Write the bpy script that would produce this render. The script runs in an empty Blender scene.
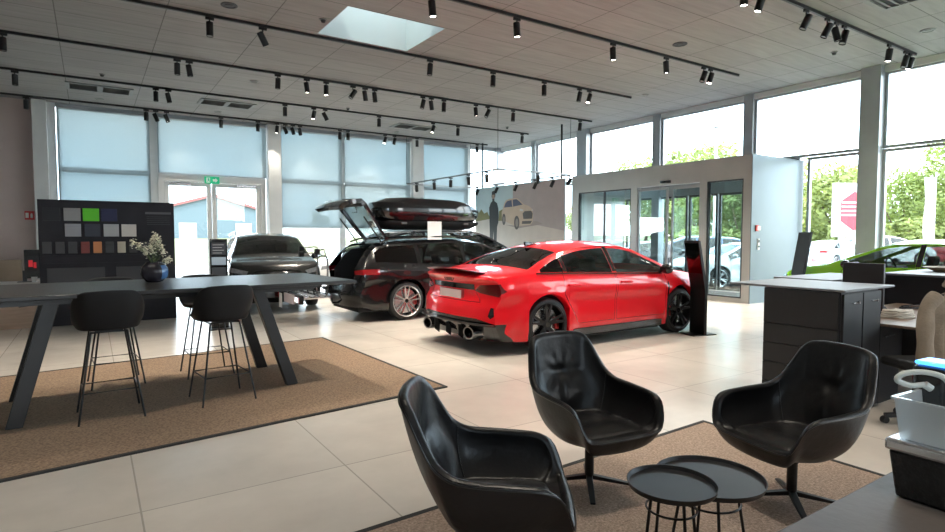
import bpy, bmesh, math, random
from mathutils import Vector, Matrix
PI = math.pi
R = math.radians
random.seed(7)
C = bpy.context.scene.collection
S = bpy.context.scene

# ------------------------------------------------------------------ camera
F_PX, EYE = 575.0, 1.55
cam_d = bpy.data.cameras.new('camera')
cam_d.sensor_width = 36.0
cam_d.lens = F_PX / 945.0 * 36.0
cam_d.clip_start = 0.05
cam_d.clip_end = 900
cam = bpy.data.objects.new('camera', cam_d)
C.objects.link(cam)
cam.location = (0, 0, EYE)
AZ = R(56.47)
cam.rotation_euler = (PI / 2 - math.atan(30 / F_PX), 0, AZ - PI / 2)
S.camera = cam

# ------------------------------------------------------------------ world, sun, exposure
W = bpy.data.worlds.new('sky')
S.world = W
W.use_nodes = True
nt = W.node_tree
nt.nodes.clear()
out = nt.nodes.new('ShaderNodeOutputWorld')
bg = nt.nodes.new('ShaderNodeBackground')
tc = nt.nodes.new('ShaderNodeTexCoord')
mp = nt.nodes.new('ShaderNodeMapping')
mp.inputs['Scale'].default_value = (1.0, 1.0, 3.2)
no = nt.nodes.new('ShaderNodeTexNoise')
no.inputs['Scale'].default_value = 2.6
no.inputs['Detail'].default_value = 7
cr = nt.nodes.new('ShaderNodeValToRGB')
cr.color_ramp.elements[0].position = 0.40
cr.color_ramp.elements[0].color = (0.56, 0.74, 0.90, 1)
cr.color_ramp.elements[1].position = 0.62
cr.color_ramp.elements[1].color = (1.0, 0.985, 0.96, 1)
nt.links.new(tc.outputs['Generated'], mp.inputs['Vector'])
nt.links.new(mp.outputs['Vector'], no.inputs['Vector'])
nt.links.new(no.outputs['Fac'], cr.inputs['Fac'])
nt.links.new(cr.outputs['Color'], bg.inputs['Color'])
bg.inputs['Strength'].default_value = 5.0
nt.links.new(bg.outputs['Background'], out.inputs['Surface'])

sun_d = bpy.data.lights.new('sun', 'SUN')
sun_d.energy = 2.5
sun_d.angle = R(2.0)
sun_d.color = (1.0, 0.95, 0.86)
sun = bpy.data.objects.new('sun', sun_d)
C.objects.link(sun)
sun.rotation_euler = (R(38), 0, R(-52))

SPOT_W = 260.0
S.view_settings.view_transform = 'Standard'
S.view_settings.look = 'None'
S.view_settings.exposure = 1.12
S.view_settings.gamma = 1.0
S.view_settings.use_curve_mapping = False

# ------------------------------------------------------------------ materials
MATS = {}
def mat(name, col, rough=0.5, metal=0.0, noise=0.0, nscale=5.0, bump=0.0, bscale=60.0, coat=0.0,
        emit=0.0, spec=0.5, stretch=(1, 1, 1), trans=0.0, alpha=1.0, sheen=0.0, rnoise=0.0):
    if name in MATS: return MATS[name]
    m = bpy.data.materials.new(name); m.use_nodes = True
    n = m.node_tree; b = n.nodes['Principled BSDF']
    b.inputs['Base Color'].default_value = (*col, 1)
    b.inputs['Roughness'].default_value = rough
    b.inputs['Metallic'].default_value = metal
    b.inputs['Coat Weight'].default_value = coat
    b.inputs['Coat Roughness'].default_value = 0.03
    b.inputs['Specular IOR Level'].default_value = spec
    b.inputs['Transmission Weight'].default_value = trans
    b.inputs['Alpha'].default_value = alpha
    b.inputs['Sheen Weight'].default_value = sheen
    if emit:
        b.inputs['Emission Color'].default_value = (*col, 1)
        b.inputs['Emission Strength'].default_value = emit
    t = n.nodes.new('ShaderNodeTexCoord'); mpp = n.nodes.new('ShaderNodeMapping')
    mpp.inputs['Scale'].default_value = stretch
    n.links.new(t.outputs['Object'], mpp.inputs['Vector'])
    if noise or rnoise:
        x = n.nodes.new('ShaderNodeTexNoise'); x.inputs['Scale'].default_value = nscale
        x.inputs['Detail'].default_value = 6
        n.links.new(mpp.outputs['Vector'], x.inputs['Vector'])
        if noise:
            r = n.nodes.new('ShaderNodeValToRGB')
            r.color_ramp.elements[0].position = 0.3; r.color_ramp.elements[1].position = 0.7
            r.color_ramp.elements[0].color = (*[c * (1 - noise) for c in col], 1)
            r.color_ramp.elements[1].color = (*[min(1, c * (1 + noise)) for c in col], 1)
            n.links.new(x.outputs['Fac'], r.inputs['Fac'])
            n.links.new(r.outputs['Color'], b.inputs['Base Color'])
        if rnoise:
            mr = n.nodes.new('ShaderNodeMapRange')
            mr.inputs['To Min'].default_value = max(0, rough - rnoise); mr.inputs['To Max'].default_value = rough + rnoise
            n.links.new(x.outputs['Fac'], mr.inputs['Value'])
            n.links.new(mr.outputs['Result'], b.inputs['Roughness'])
    if bump:
        x = n.nodes.new('ShaderNodeTexNoise'); x.inputs['Scale'].default_value = bscale
        x.inputs['Detail'].default_value = 4
        n.links.new(mpp.outputs['Vector'], x.inputs['Vector'])
        bu = n.nodes.new('ShaderNodeBump'); bu.inputs['Strength'].default_value = bump
        bu.inputs['Distance'].default_value = 0.02
        n.links.new(x.outputs['Fac'], bu.inputs['Height'])
        n.links.new(bu.outputs['Normal'], b.inputs['Normal'])
    MATS[name] = m
    return m

def glass(name, tint=(0.9, 0.97, 0.97), base=0.04, opaque=0.0, ocol=(0.02, 0.02, 0.02), rough=0.0):
    """architectural glass: tinted see-through plus fresnel reflection"""
    if name in MATS: return MATS[name]
    m = bpy.data.materials.new(name); m.use_nodes = True
    n = m.node_tree; n.nodes.clear()
    o = n.nodes.new('ShaderNodeOutputMaterial')
    tr = n.nodes.new('ShaderNodeBsdfTransparent'); tr.inputs['Color'].default_value = (*tint, 1)
    gl = n.nodes.new('ShaderNodeBsdfGlossy'); gl.inputs['Roughness'].default_value = rough
    gl.inputs['Color'].default_value = (1, 1, 1, 1)
    fr = n.nodes.new('ShaderNodeLayerWeight'); fr.inputs['Blend'].default_value = 0.5
    pw = n.nodes.new('ShaderNodeMath'); pw.operation = 'POWER'; pw.inputs[1].default_value = 4.5
    ad = n.nodes.new('ShaderNodeMath'); ad.operation = 'MULTIPLY_ADD'
    ad.inputs[1].default_value = 0.85; ad.inputs[2].default_value = base
    ad.use_clamp = True
    n.links.new(fr.outputs['Facing'], pw.inputs[0])
    mx = n.nodes.new('ShaderNodeMixShader')
    n.links.new(pw.outputs[0], ad.inputs[0]); n.links.new(ad.outputs[0], mx.inputs['Fac'])
    if opaque:
        df = n.nodes.new('ShaderNodeBsdfDiffuse'); df.inputs['Color'].default_value = (*ocol, 1)
        m2 = n.nodes.new('ShaderNodeMixShader'); m2.inputs['Fac'].default_value = opaque
        n.links.new(tr.outputs[0], m2.inputs[1]); n.links.new(df.outputs[0], m2.inputs[2])
        n.links.new(m2.outputs[0], mx.inputs[1])
    else:
        n.links.new(tr.outputs[0], mx.inputs[1])
    n.links.new(gl.outputs[0], mx.inputs[2]); n.links.new(mx.outputs[0], o.inputs['Surface'])
    MATS[name] = m
    return m

def grid_mat(name, col, sx, sy, ox, oy, mortar, width, rough, noise, nscale, bump=0.0, rn=0.0, stretch=(1, 1, 1), shift=0.0):
    """slabs / panels with thin joints; object coordinates = world metres"""
    m = bpy.data.materials.new(name); m.use_nodes = True
    n = m.node_tree; b = n.nodes['Principled BSDF']
    t = n.nodes.new('ShaderNodeTexCoord'); mpp = n.nodes.new('ShaderNodeMapping')
    mpp.inputs['Location'].default_value = (-ox, -oy, 0)
    n.links.new(t.outputs['Object'], mpp.inputs['Vector'])
    br = n.nodes.new('ShaderNodeTexBrick')
    br.offset = shift; br.squash = 1.0
    br.inputs['Scale'].default_value = 1.0
    br.inputs['Brick Width'].default_value = sx; br.inputs['Row Height'].default_value = sy
    br.inputs['Mortar Size'].default_value = width
    br.inputs['Mortar Smooth'].default_value = 0.0
    br.inputs['Bias'].default_value = 0.0
    br.inputs['Color1'].default_value = (*[c * 0.95 for c in col], 1)
    br.inputs['Color2'].default_value = (*[min(1, c * 1.05) for c in col], 1)
    br.inputs['Mortar'].default_value = (*mortar, 1)
    n.links.new(mpp.outputs['Vector'], br.inputs['Vector'])
    mp2 = n.nodes.new('ShaderNodeMapping'); mp2.inputs['Scale'].default_value = stretch
    n.links.new(t.outputs['Object'], mp2.inputs['Vector'])
    x = n.nodes.new('ShaderNodeTexNoise'); x.inputs['Scale'].default_value = nscale; x.inputs['Detail'].default_value = 8
    x.inputs['Roughness'].default_value = 0.6
    n.links.new(mp2.outputs['Vector'], x.inputs['Vector'])
    mr = n.nodes.new('ShaderNodeMapRange'); mr.inputs['From Min'].default_value = 0.25; mr.inputs['From Max'].default_value = 0.75
    mr.inputs['To Min'].default_value = 1 - noise; mr.inputs['To Max'].default_value = 1 + noise
    n.links.new(x.outputs['Fac'], mr.inputs['Value'])
    vm = n.nodes.new('ShaderNodeVectorMath'); vm.operation = 'SCALE'
    n.links.new(br.outputs['Color'], vm.inputs[0]); n.links.new(mr.outputs['Result'], vm.inputs['Scale'])
    n.links.new(vm.outputs['Vector'], b.inputs['Base Color'])
    r2 = n.nodes.new('ShaderNodeMapRange'); r2.inputs['To Min'].default_value = rough - rn; r2.inputs['To Max'].default_value = rough + rn
    n.links.new(x.outputs['Fac'], r2.inputs['Value']); n.links.new(r2.outputs['Result'], b.inputs['Roughness'])
    if bump:
        bu = n.nodes.new('ShaderNodeBump'); bu.inputs['Strength'].default_value = bump; bu.inputs['Distance'].default_value = 0.003
        iv = n.nodes.new('ShaderNodeMath'); iv.operation = 'SUBTRACT'; iv.inputs[0].default_value = 1.0
        n.links.new(br.outputs['Fac'], iv.inputs[1]); n.links.new(iv.outputs[0], bu.inputs['Height'])
        n.links.new(bu.outputs['Normal'], b.inputs['Normal'])
    MATS[name] = m
    return m

floor_m = grid_mat('floor tile', (0.66, 0.605, 0.54), 1.2, 1.2, 0.19, 0.06, (0.42, 0.385, 0.34), 0.005, 0.26, 0.10, 1.6, 0.3, 0.03)
ceil_m = grid_mat('ceiling panel', (0.285, 0.275, 0.265), 1.55, 0.725, -0.4, 0.4, (0.12, 0.115, 0.11), 0.008, 0.75, 0.14, 2.2, 0.3, 0.05, (0.6, 5, 1))
alu = mat('window aluminium', (0.36, 0.38, 0.40), 0.35, 0.35, 0.05, 3)
aluw = mat('column white', (0.58, 0.59, 0.585), 0.5, 0, 0.04, 2)
satin = mat('satin metal panel', (0.45, 0.445, 0.435), 0.35, 0.5, 0.05, 2)
blackm = mat('black powder coat', (0.007, 0.007, 0.008), 0.42, 0, 0.1, 8)
black_gl = mat('gloss black plastic', (0.008, 0.008, 0.009), 0.12, 0, 0.1, 5, coat=0.5)
matte_b = mat('matte black', (0.008, 0.008, 0.009), 0.65, 0, 0.15, 6, spec=.3)
rubber = mat('tyre rubber', (0.014, 0.014, 0.015), 0.6, 0, 0.15, 10, 0.15, 80)
chrome = mat('chrome', (0.85, 0.85, 0.86), 0.08, 1.0, 0.02, 3)
silver = mat('silver alloy', (0.62, 0.62, 0.64), 0.22, 0.9, 0.03, 3)
clear = glass('window glass', (0.945, 0.965, 0.96), 0.03)
clear2 = glass('entrance glass', (0.80, 0.90, 0.90), 0.12)
cglass = glass('car glass', (0.38, 0.43, 0.43), 0.06)
dglass = glass('dark car glass', (0.06, 0.065, 0.07), 0.06)
lensr = mat('tail lamp red', (0.30, 0.006, 0.01), 0.12, 0, 0.1, 30, coat=1)
lensd = mat('tail lamp dark', (0.10, 0.004, 0.006), 0.10, 0, 0.1, 30, coat=1)
lensw = mat('head lamp', (0.45, 0.47, 0.50), 0.08, 0.6, 0.2, 30, coat=1)
blind_m = None

# ------------------------------------------------------------------ mesh helpers
class MB:
    def __init__(s): s.v = []; s.f = []; s.mi = []
    def add(s, vs, fs, mi=0):
        o = len(s.v); s.v += [tuple(v) for v in vs]; s.f += [tuple(i + o for i in f) for f in fs]; s.mi += [mi] * len(fs); return s
    def box(s, x0, x1, y0, y1, z0, z1, rz=0, c=None, mi=0):
        vs = [(x, y, z) for x in (x0, x1) for y in (y0, y1) for z in (z0, z1)]
        if rz:
            cx, cy = c if c else ((x0 + x1) / 2, (y0 + y1) / 2); a, b = math.cos(rz), math.sin(rz)
            vs = [(cx + (x - cx) * a - (y - cy) * b, cy + (x - cx) * b + (y - cy) * a, z) for x, y, z in vs]
        return s.add(vs, [(0, 1, 3, 2), (4, 6, 7, 5), (0, 4, 5, 1), (2, 3, 7, 6), (0, 2, 6, 4), (1, 5, 7, 3)], mi)
    def cbox(s, c, sx, sy, sz, rot=None, mi=0):
        M = rot.to_matrix() if rot else Matrix.Identity(3)
        vs = [Vector(c) + M @ Vector((a * sx / 2, b * sy / 2, d * sz / 2)) for a in (-1, 1) for b in (-1, 1) for d in (-1, 1)]
        return s.add(vs, [(0, 1, 3, 2), (4, 6, 7, 5), (0, 4, 5, 1), (2, 3, 7, 6), (0, 2, 6, 4), (1, 5, 7, 3)], mi)
    def bar(s, a, b, w, h, up=(0, 0, 1), w2=None, h2=None):
        """rectangular bar from a to b"""
        a, b = Vector(a), Vector(b); d = (b - a).normalized(); u = Vector(up)
        sd = d.cross(u)
        if sd.length < 1e-4: sd = d.cross(Vector((1, 0, 0)))
        sd.normalize(); u = sd.cross(d).normalized()
        w2 = w if w2 is None else w2; h2 = h if h2 is None else h2
        vs = [p + sd * (i * ww / 2) + u * (j * hh / 2) for p, ww, hh in ((a, w, h), (b, w2, h2)) for i in (-1, 1) for j in (-1, 1)]
        return s.add(vs, [(0, 1, 3, 2), (4, 6, 7, 5), (0, 4, 5, 1), (2, 3, 7, 6), (0, 2, 6, 4), (1, 5, 7, 3)])
    def prism(s, pts, z0, z1):
        n = len(pts)
        vs = [(x, y, z0) for x, y in pts] + [(x, y, z1) for x, y in pts]
        return s.add(vs, [tuple(range(n - 1, -1, -1)), tuple(range(n, 2 * n))] + [(i, (i + 1) % n, n + (i + 1) % n, n + i) for i in range(n)])
    def xprism(s, pts, a0, a1, ax='y'):
        """prism along x or y of an outline in the other axis and z"""
        n = len(pts)
        f = (lambda p, q, a: (p, a, q)) if ax == 'y' else (lambda p, q, a: (a, p, q))
        vs = [f(p, q, a0) for p, q in pts] + [f(p, q, a1) for p, q in pts]
        return s.add(vs, [tuple(range(n - 1, -1, -1)), tuple(range(n, 2 * n))] + [(i, (i + 1) % n, n + (i + 1) % n, n + i) for i in range(n)])
    def lathe(s, prof, n=24, c=(0, 0, 0), M=None, closed=False, a0=0, a1=2 * PI):
        """prof: list (r, z) revolved about local z"""
        full = abs(a1 - a0 - 2 * PI) < 1e-6; k = n if full else n + 1
        vs = []
        for i in range(k):
            a = a0 + (a1 - a0) * i / n
            for r, z in prof:
                p = Vector((r * math.cos(a), r * math.sin(a), z))
                if M: p = M @ p
                vs.append(p + Vector(c))
        m = len(prof); fs = []
        for i in range(n):
            j = (i + 1) % k
            for q in range(m - 1 + (1 if closed else 0)):
                q2 = (q + 1) % m
                fs.append((i * m + q, j * m + q, j * m + q2, i * m + q2))
        return s.add(vs, fs)
    def cyl(s, a, b, r, n=12, r2=None):
        a, b = Vector(a), Vector(b); r2 = r if r2 is None else r2
        d = (b - a); M = d.to_track_quat('Z', 'Y').to_matrix()
        return s.lathe([(0.0001, 0), (r, 0), (r2, d.length), (0.0001, d.length)], n, a, M)
    def tube(s, pts, r, n=8, closed=False, cap=True):
        pts = [Vector(p) for p in pts]; m = len(pts); vs = []
        up = Vector((0, 0, 1)); prev = None
        for i, p in enumerate(pts):
            if closed: d = pts[(i + 1) % m] - pts[i - 1]
            else: d = pts[min(i + 1, m - 1)] - pts[max(i - 1, 0)]
            d.normalize()
            if prev is None:
                sd = d.cross(up)
                if sd.length < .1: sd = d.cross(Vector((1, 0, 0)))
            else:
                sd = prev - d * prev.dot(d)
            sd.normalize(); prev = sd; u = d.cross(sd)
            rr = r[i] if isinstance(r, (list, tuple)) else r
            for k in range(n):
                a = 2 * PI * k / n
                vs.append(p + sd * (rr * math.cos(a)) + u * (rr * math.sin(a)))
        fs = []
        for i in range(m if closed else m - 1):
            j = (i + 1) % m
            for k in range(n):
                fs.append((i * n + k, i * n + (k + 1) % n, j * n + (k + 1) % n, j * n + k))
        if cap and not closed:
            fs += [tuple(range(n - 1, -1, -1)), tuple(range((m - 1) * n, m * n))]
        return s.add(vs, fs)
    def grid(s, rows, closed=False):
        """rows: list of equal-length lists of points"""
        n = len(rows[0]); vs = [p for r in rows for p in r]; fs = []
        for i in range(len(rows) - 1):
            for k in range(n if closed else n - 1):
                k2 = (k + 1) % n
                fs.append((i * n + k, i * n + k2, (i + 1) * n + k2, (i + 1) * n + k))
        return s.add(vs, fs)
    def sphere(s, c, r, n=12, m=8, sc=(1, 1, 1)):
        rows = []
        for i in range(m + 1):
            t = PI * i / m
            rows.append([(c[0] + sc[0] * r * math.sin(t) * math.cos(2 * PI * k / n), c[1] + sc[1] * r * math.sin(t) * math.sin(2 * PI * k / n), c[2] + sc[2] * r * math.cos(t)) for k in range(n)])
        return s.grid(rows, True)

def spline(pts, n=8, closed=False):
    pts = [Vector(p) for p in pts]; m = len(pts); o = []
    for i in range(m if closed else m - 1):
        p0 = pts[i - 1] if (closed or i > 0) else pts[0]; p1 = pts[i]; p2 = pts[(i + 1) % m]
        p3 = pts[(i + 2) % m] if (closed or i + 2 < m) else pts[-1]
        for k in range(n):
            t = k / n
            o.append(0.5 * ((2 * p1) + (p2 - p0) * t + (2 * p0 - 5 * p1 + 4 * p2 - p3) * t * t + (3 * p1 - p0 - 3 * p2 + p3) * t ** 3))
    if not closed: o.append(pts[-1])
    return o

def obj(name, mb, m, parent=None, smooth=True, bevel=0, sub=0, label=None, angle=35, fix=True):
    me = bpy.data.meshes.new(name)
    if isinstance(mb, MB):
        me.from_pydata(mb.v, [], mb.f); mis = mb.mi
        if fix:
            b = bmesh.new(); b.from_mesh(me)
            if any(mis):
                for f, i in zip(b.faces, mis): f.material_index = i
            bmesh.ops.remove_doubles(b, verts=b.verts, dist=1e-5)
            bmesh.ops.recalc_face_normals(b, faces=b.faces)
            b.to_mesh(me); b.free()
    else:
        mb.to_mesh(me); mb.free()
    for q in (m if isinstance(m, (list, tuple)) else [m]): me.materials.append(q)
    if smooth:
        me.polygons.foreach_set('use_smooth', [True] * len(me.polygons))
        me.set_sharp_from_angle(angle=R(angle))
    o = bpy.data.objects.new(name, me); C.objects.link(o)
    if parent: o.parent = parent
    if bevel:
        x = o.modifiers.new('bevel', 'BEVEL'); x.width = bevel; x.segments = 2; x.limit_method = 'ANGLE'; x.angle_limit = R(40)
    if sub:
        x = o.modifiers.new('sub', 'SUBSURF'); x.levels = sub; x.render_levels = sub
    if label: o['label'] = label
    return o

def tag(o, label, cat, group=None, kind=None):
    o['label'] = label; o['category'] = cat
    if group: o['group'] = group
    if kind: o['kind'] = kind
    return o

def thing(name, label, cat, loc=(0, 0, 0), rz=0, group=None):
    o = bpy.data.objects.new(name, None); C.objects.link(o)
    o.empty_display_size = 0.1
    o.location = loc; o.rotation_euler = (0, 0, rz)
    return tag(o, label, cat, group)

def struct(name, mb, m, parent=None, **k):
    o = obj(name, mb, m, parent, **k)
    if not parent: o['kind'] = 'structure'
    return o

def copy_tree(o, parent=None, over=None):
    c = o.copy(); C.objects.link(c); c.parent = parent
    if over and c.type == 'MESH':
        for i, sl in enumerate(c.material_slots):
            if sl.material and sl.material.name in over:
                sl.link = 'OBJECT'; sl.material = over[o.material_slots[i].material.name]
    for ch in list(o.children): copy_tree(ch, c, over)
    return c

# ------------------------------------------------------------------ the room
HC, XR, YB = 5.3, 14.8, 20.2
XL, YS = -6.0, -6.5
struct('floor', MB().box(XL, XR + 0.1, YS, YB + 0.1, -0.2, 0), floor_m, smooth=False)
sk = (3.6, 5.46, 9.12, 10.66)
cm = MB()
for a in ((XL, sk[0], YS, YB + .3), (sk[1], XR + .3, YS, YB + .3), (sk[0], sk[1], YS, sk[2]), (sk[0], sk[1], sk[3], YB + .3)):
    cm.box(*a, HC, HC + 0.25)
struct('ceiling', cm, ceil_m, smooth=False)
# skylight well
sw = MB(); x0, x1, y0, y1 = sk[0] + .012, sk[1] - .012, sk[2] + .012, sk[3] - .012
sw.box(x0 - .1, x0, y0 - .1, y1 + .1, HC + .001, HC + 1.1); sw.box(x1, x1 + .1, y0 - .1, y1 + .1, HC + .001, HC + 1.1)
sw.box(x0, x1, y0 - .1, y0, HC + .001, HC + 1.1); sw.box(x0, x1, y1, y1 + .1, HC + .001, HC + 1.1)
struct('trim_1', sw, mat('skylight well', (0.38, 0.405, 0.40), 0.7, 0, 0.02, 2), smooth=False)
skw = struct('window_1', MB().box(x0 - .12, x1 + .12, y0 - .12, y0 - .02, HC + 1.1, HC + 1.16).box(x0 - .12, x1 + .12, y1 + .02, y1 + .12, HC + 1.1, HC + 1.16).box(x0 - .12, x0 - .02, y0 - .02, y1 + .02, HC + 1.1, HC + 1.16).box(x1 + .02, x1 + .12, y0 - .02, y1 + .02, HC + 1.1, HC + 1.16), alu, smooth=False)
obj('skylight_pane', MB().box(x0 - .02, x1 + .02, y0 - .02, y1 + .02, HC + 1.12, HC + 1.14), glass('skylight glass', (0.7, 0.75, 0.75), 0.03), skw, smooth=False)

brown = mat('warm brown wall', (0.50, 0.40, 0.37), 0.6, 0, 0.04, 2)
grey_w = mat('pale plaster', (0.55, 0.54, 0.52), 0.8, 0, 0.04, 2)
struct('wall_back', MB().box(XL, -1.27, YB - .05, YB + .25, 0, HC), brown, smooth=False)
# unseen sides of the hall; front wall openings added to let in ambient light
wl = MB()
wl.box(XL - .2, XL, YS, YB + .3, 0, 0.6).box(XL - .2, XL, YS, YB + .3, 4.6, HC)
wl.box(XL - .2, XL, YS, YB + .3, 0.6, 4.6)
struct('wall_left', wl, grey_w, smooth=False)
ws = MB()
ws.box(XL, XR, YS - .2, YS, 0, 0.6).box(XL, XR, YS - .2, YS, 4.6, HC)
for a, b in ((XL, -1.0), (.8, 8.0), (10.0, XR)): ws.box(a, b, YS - .2, YS, 0.6, 4.6)
struct('wall_front', ws, grey_w, smooth=False)

# --- back glazing (plane y = YB)
def frame_y(mb, x0, x1, z0, z1, w=.06, d=.10, y=YB):
    mb.box(x0, x0 + w, y - d / 2, y + d / 2, z0, z1); mb.box(x1 - w, x1, y - d / 2, y + d / 2, z0, z1)
    mb.box(x0 + w, x1 - w, y - d / 2, y + d / 2, z0, z0 + w); mb.box(x0 + w, x1 - w, y - d / 2, y + d / 2, z1 - w, z1)
def frame_x(mb, y0, y1, z0, z1, w=.06, d=.10, x=XR):
    mb.box(x - d / 2, x + d / 2, y0, y0 + w, z0, z1); mb.box(x - d / 2, x + d / 2, y1 - w, y1, z0, z1)
    mb.box(x - d / 2, x + d / 2, y0 + w, y1 - w, z0, z0 + w); mb.box(x - d / 2, x + d / 2, y0 + w, y1 - w, z1 - w, z1)
wn = 2
pale = mat('pale window frame', (0.62, 0.64, 0.64), 0.4, 0.1, 0.04, 3)
backbays = [(-0.72, 1.56), (1.76, 4.95), (5.45, 7.62), (7.72, 10.35), (10.92, 13.05), (13.2, 14.7)]
for i, (a, b) in enumerate(backbays):
    mb = MB(); pn = MB()
    frame_y(mb, a, b, 3.46, 5.22); pn.box(a + .06, b - .06, YB - .01, YB + .01, 3.52, 5.16)
    if i != 1:
        frame_y(mb, a, b, 0.0, 3.44); pn.box(a + .06, b - .06, YB - .01, YB + .01, .06, 3.38)
    w = struct('window_%d' % wn, mb, pale, smooth=False); wn += 1
    obj('window_pane', pn, clear, w, smooth=False)
cols = MB()
for x0, x1 in ((-1.25, -0.93),): cols.box(x0, x1, YB - .45, YB, 0, 5.27)
struct('trim_2', cols, aluw, smooth=False)
struct('trim_3', MB().box(5.0, 5.42, YB - .35, YB + .1, 0, 5.27), aluw, smooth=False)
struct('trim_4', MB().box(10.4, 10.88, YB - .35, YB + .1, 0, 5.27), aluw, smooth=False)
struct('trim_5', MB().box(-.93, -.74, YB - .08, YB + .1, 0, 5.3).box(1.56, 1.76, YB - .08, YB + .1, 0, 5.3).box(7.62, 7.72, YB - .08, YB + .08, 0, 5.3).box(13.05, 13.2, YB - .12, YB + .1, 0, 5.3), pale, smooth=False)
struct('trim_6', MB().box(-1.27, XR, YB - .05, YB + .12, 5.2, 5.3), alu, smooth=False)
# double glass door in bay 2
dn = 1
xm = 3.28
df = MB().box(1.76, 4.95, YB - .12, YB + .08, 3.26, 3.46).box(1.76, 1.92, YB - .1, YB + .06, 0, 3.26).box(4.8, 4.95, YB - .1, YB + .06, 0, 3.26)
struct('trim_7', df, aluw, smooth=False)
for a, b, hs in ((1.93, xm - .01, 1), (xm + .01, 4.79, -1)):
    mb = MB(); frame_y(mb, a, b, 0.02, 3.25, .13, .07)
    d = struct('door_%d' % dn, mb, aluw, smooth=False); dn += 1
    obj('door_glass', MB().box(a + .13, b - .13, YB - .01, YB + .01, .15, 3.12), clear, d, smooth=False)
    hx = (b - .07) if hs == 1 else (a + .07)
    obj('door_handle', MB().tube([(hx, YB - .035, 1.0), (hx, YB - .10, 1.0), (hx, YB - .10, 1.3), (hx, YB - .035, 1.3)], .012), silver, d)
    obj('door_closer', MB().box(a + .15 if hs == 1 else b - .75, a + .75 if hs == 1 else b - .15, YB - .10, YB - .035, 3.16, 3.22), silver, d, smooth=False)

# translucent roller blinds on the back glazing
def blind_mat():
    m = bpy.data.materials.new('blind mesh fabric'); m.use_nodes = True; n = m.node_tree; n.nodes.clear()
    o = n.nodes.new('ShaderNodeOutputMaterial')
    t = n.nodes.new('ShaderNodeBsdfTransparent'); t.inputs['Color'].default_value = (0.60, 0.65, 0.66, 1)
    tl = n.nodes.new('ShaderNodeBsdfTranslucent'); tl.inputs['Color'].default_value = (0.30, 0.34, 0.35, 1)
    df = n.nodes.new('ShaderNodeBsdfDiffuse'); df.inputs['Color'].default_value = (0.42, 0.46, 0.48, 1)
    a = n.nodes.new('ShaderNodeMixShader'); a.inputs['Fac'].default_value = .4
    b = n.nodes.new('ShaderNodeMixShader'); b.inputs['Fac'].default_value = .70
    tcx = n.nodes.new('ShaderNodeTexCoord'); wv = n.nodes.new('ShaderNodeTexNoise'); wv.inputs['Scale'].default_value = 40
    mr = n.nodes.new('ShaderNodeMapRange'); mr.inputs['To Min'].default_value = .66; mr.inputs['To Max'].default_value = .76
    n.links.new(tcx.outputs['Object'], wv.inputs['Vector']); n.links.new(wv.outputs['Fac'], mr.inputs['Value'])
    n.links.new(mr.outputs['Result'], b.inputs['Fac'])
    n.links.new(tl.outputs[0], a.inputs[1]); n.links.new(df.outputs[0], a.inputs[2])
    n.links.new(t.outputs[0], b.inputs[1]); n.links.new(a.outputs[0], b.inputs[2]); n.links.new(b.outputs[0], o.inputs['Surface'])
    return m
blind_m = blind_mat()
for x0, x1, zb, lb in ((-.72, 1.56, 2.55, 'pale roller blind in the leftmost window bay, above the swatch wall'),
                       (1.77, 4.98, 3.5, 'pale roller blind above the double glass door'),
                       (5.43, 7.62, 1.86, 'long pale roller blind right of the double glass door'),
                       (7.72, 10.38, 1.86, 'long pale roller blind behind the raised tailgate'),
                       (10.9, 13.05, 1.86, 'pale roller blind in the bay by the corner, above the roof box')):
    t = thing('roller_blind', lb, 'blind', (x0, YB - .16, 5.14), 0, 'roller blinds on the back windows')
    L = x1 - x0
    obj('blind_fabric', MB().box(0, L, -.002, .002, zb - 5.14, 0), blind_m, t, smooth=False)
    obj('bottom_rail', MB().box(0, L, -.014, .014, zb - 5.17, zb - 5.14), alu, t, smooth=False)
    obj('roller_tube', MB().cyl((0, .01, .03), (L, .01, .03), .035, 12), alu, t)

# --- right glazing (plane x = XR)
mull = [(5.72, 6.12), (8.72, 8.98), (11.7, 11.98), (14.72, 15.2), (17.66, 17.92), (2.7, 2.95), (-.3, -.05), (-3.3, -3.05)]
ed = [YS, -3.3, -3.05, -.3, -.05, 2.7, 2.95, 5.72, 6.12, 8.72, 8.98, 11.7, 11.98, 14.72, 15.2, 17.66, 17.92, 20.1]
for i in range(0, len(ed), 2):
    a, b = ed[i], ed[i + 1]
    mb = MB(); pn = MB()
    frame_x(mb, a, b, 3.50, 5.18); pn.box(XR - .01, XR + .01, a + .06, b - .06, 3.56, 5.12)
    segs = [(a, b)]
    if a < 7.4 < b: segs = [(a, b)]
    if 8.9 < b < 13 : segs = []
    if a < 7.45 < b: segs = [(a, 7.33)]
    if i == 12: segs = [(13.35, b)]
    for p, q in segs:
        frame_x(mb, p, q, 0.0, 3.48); pn.box(XR - .01, XR + .01, p + .06, q - .06, .06, 3.42)
    w = struct('window_%d' % wn, mb, alu, smooth=False); wn += 1
    obj('window_pane', pn, clear, w, smooth=False)
mm = MB()
for a, b in mull: mm.box(XR - .28 if b - a > .35 else XR - .14, XR + .12, a, b, 0, 5.3)
struct('trim_8', mm, alu, smooth=False)
struct('trim_9', MB().box(XR - .1, XR + .15, YS, YB + .1, 5.16, 5.3), aluw, smooth=False)
struct('trim_10', MB().box(XR - .3, XR + .1, 20.0, YB + .1, 0, 5.3), alu, smooth=False)

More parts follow.
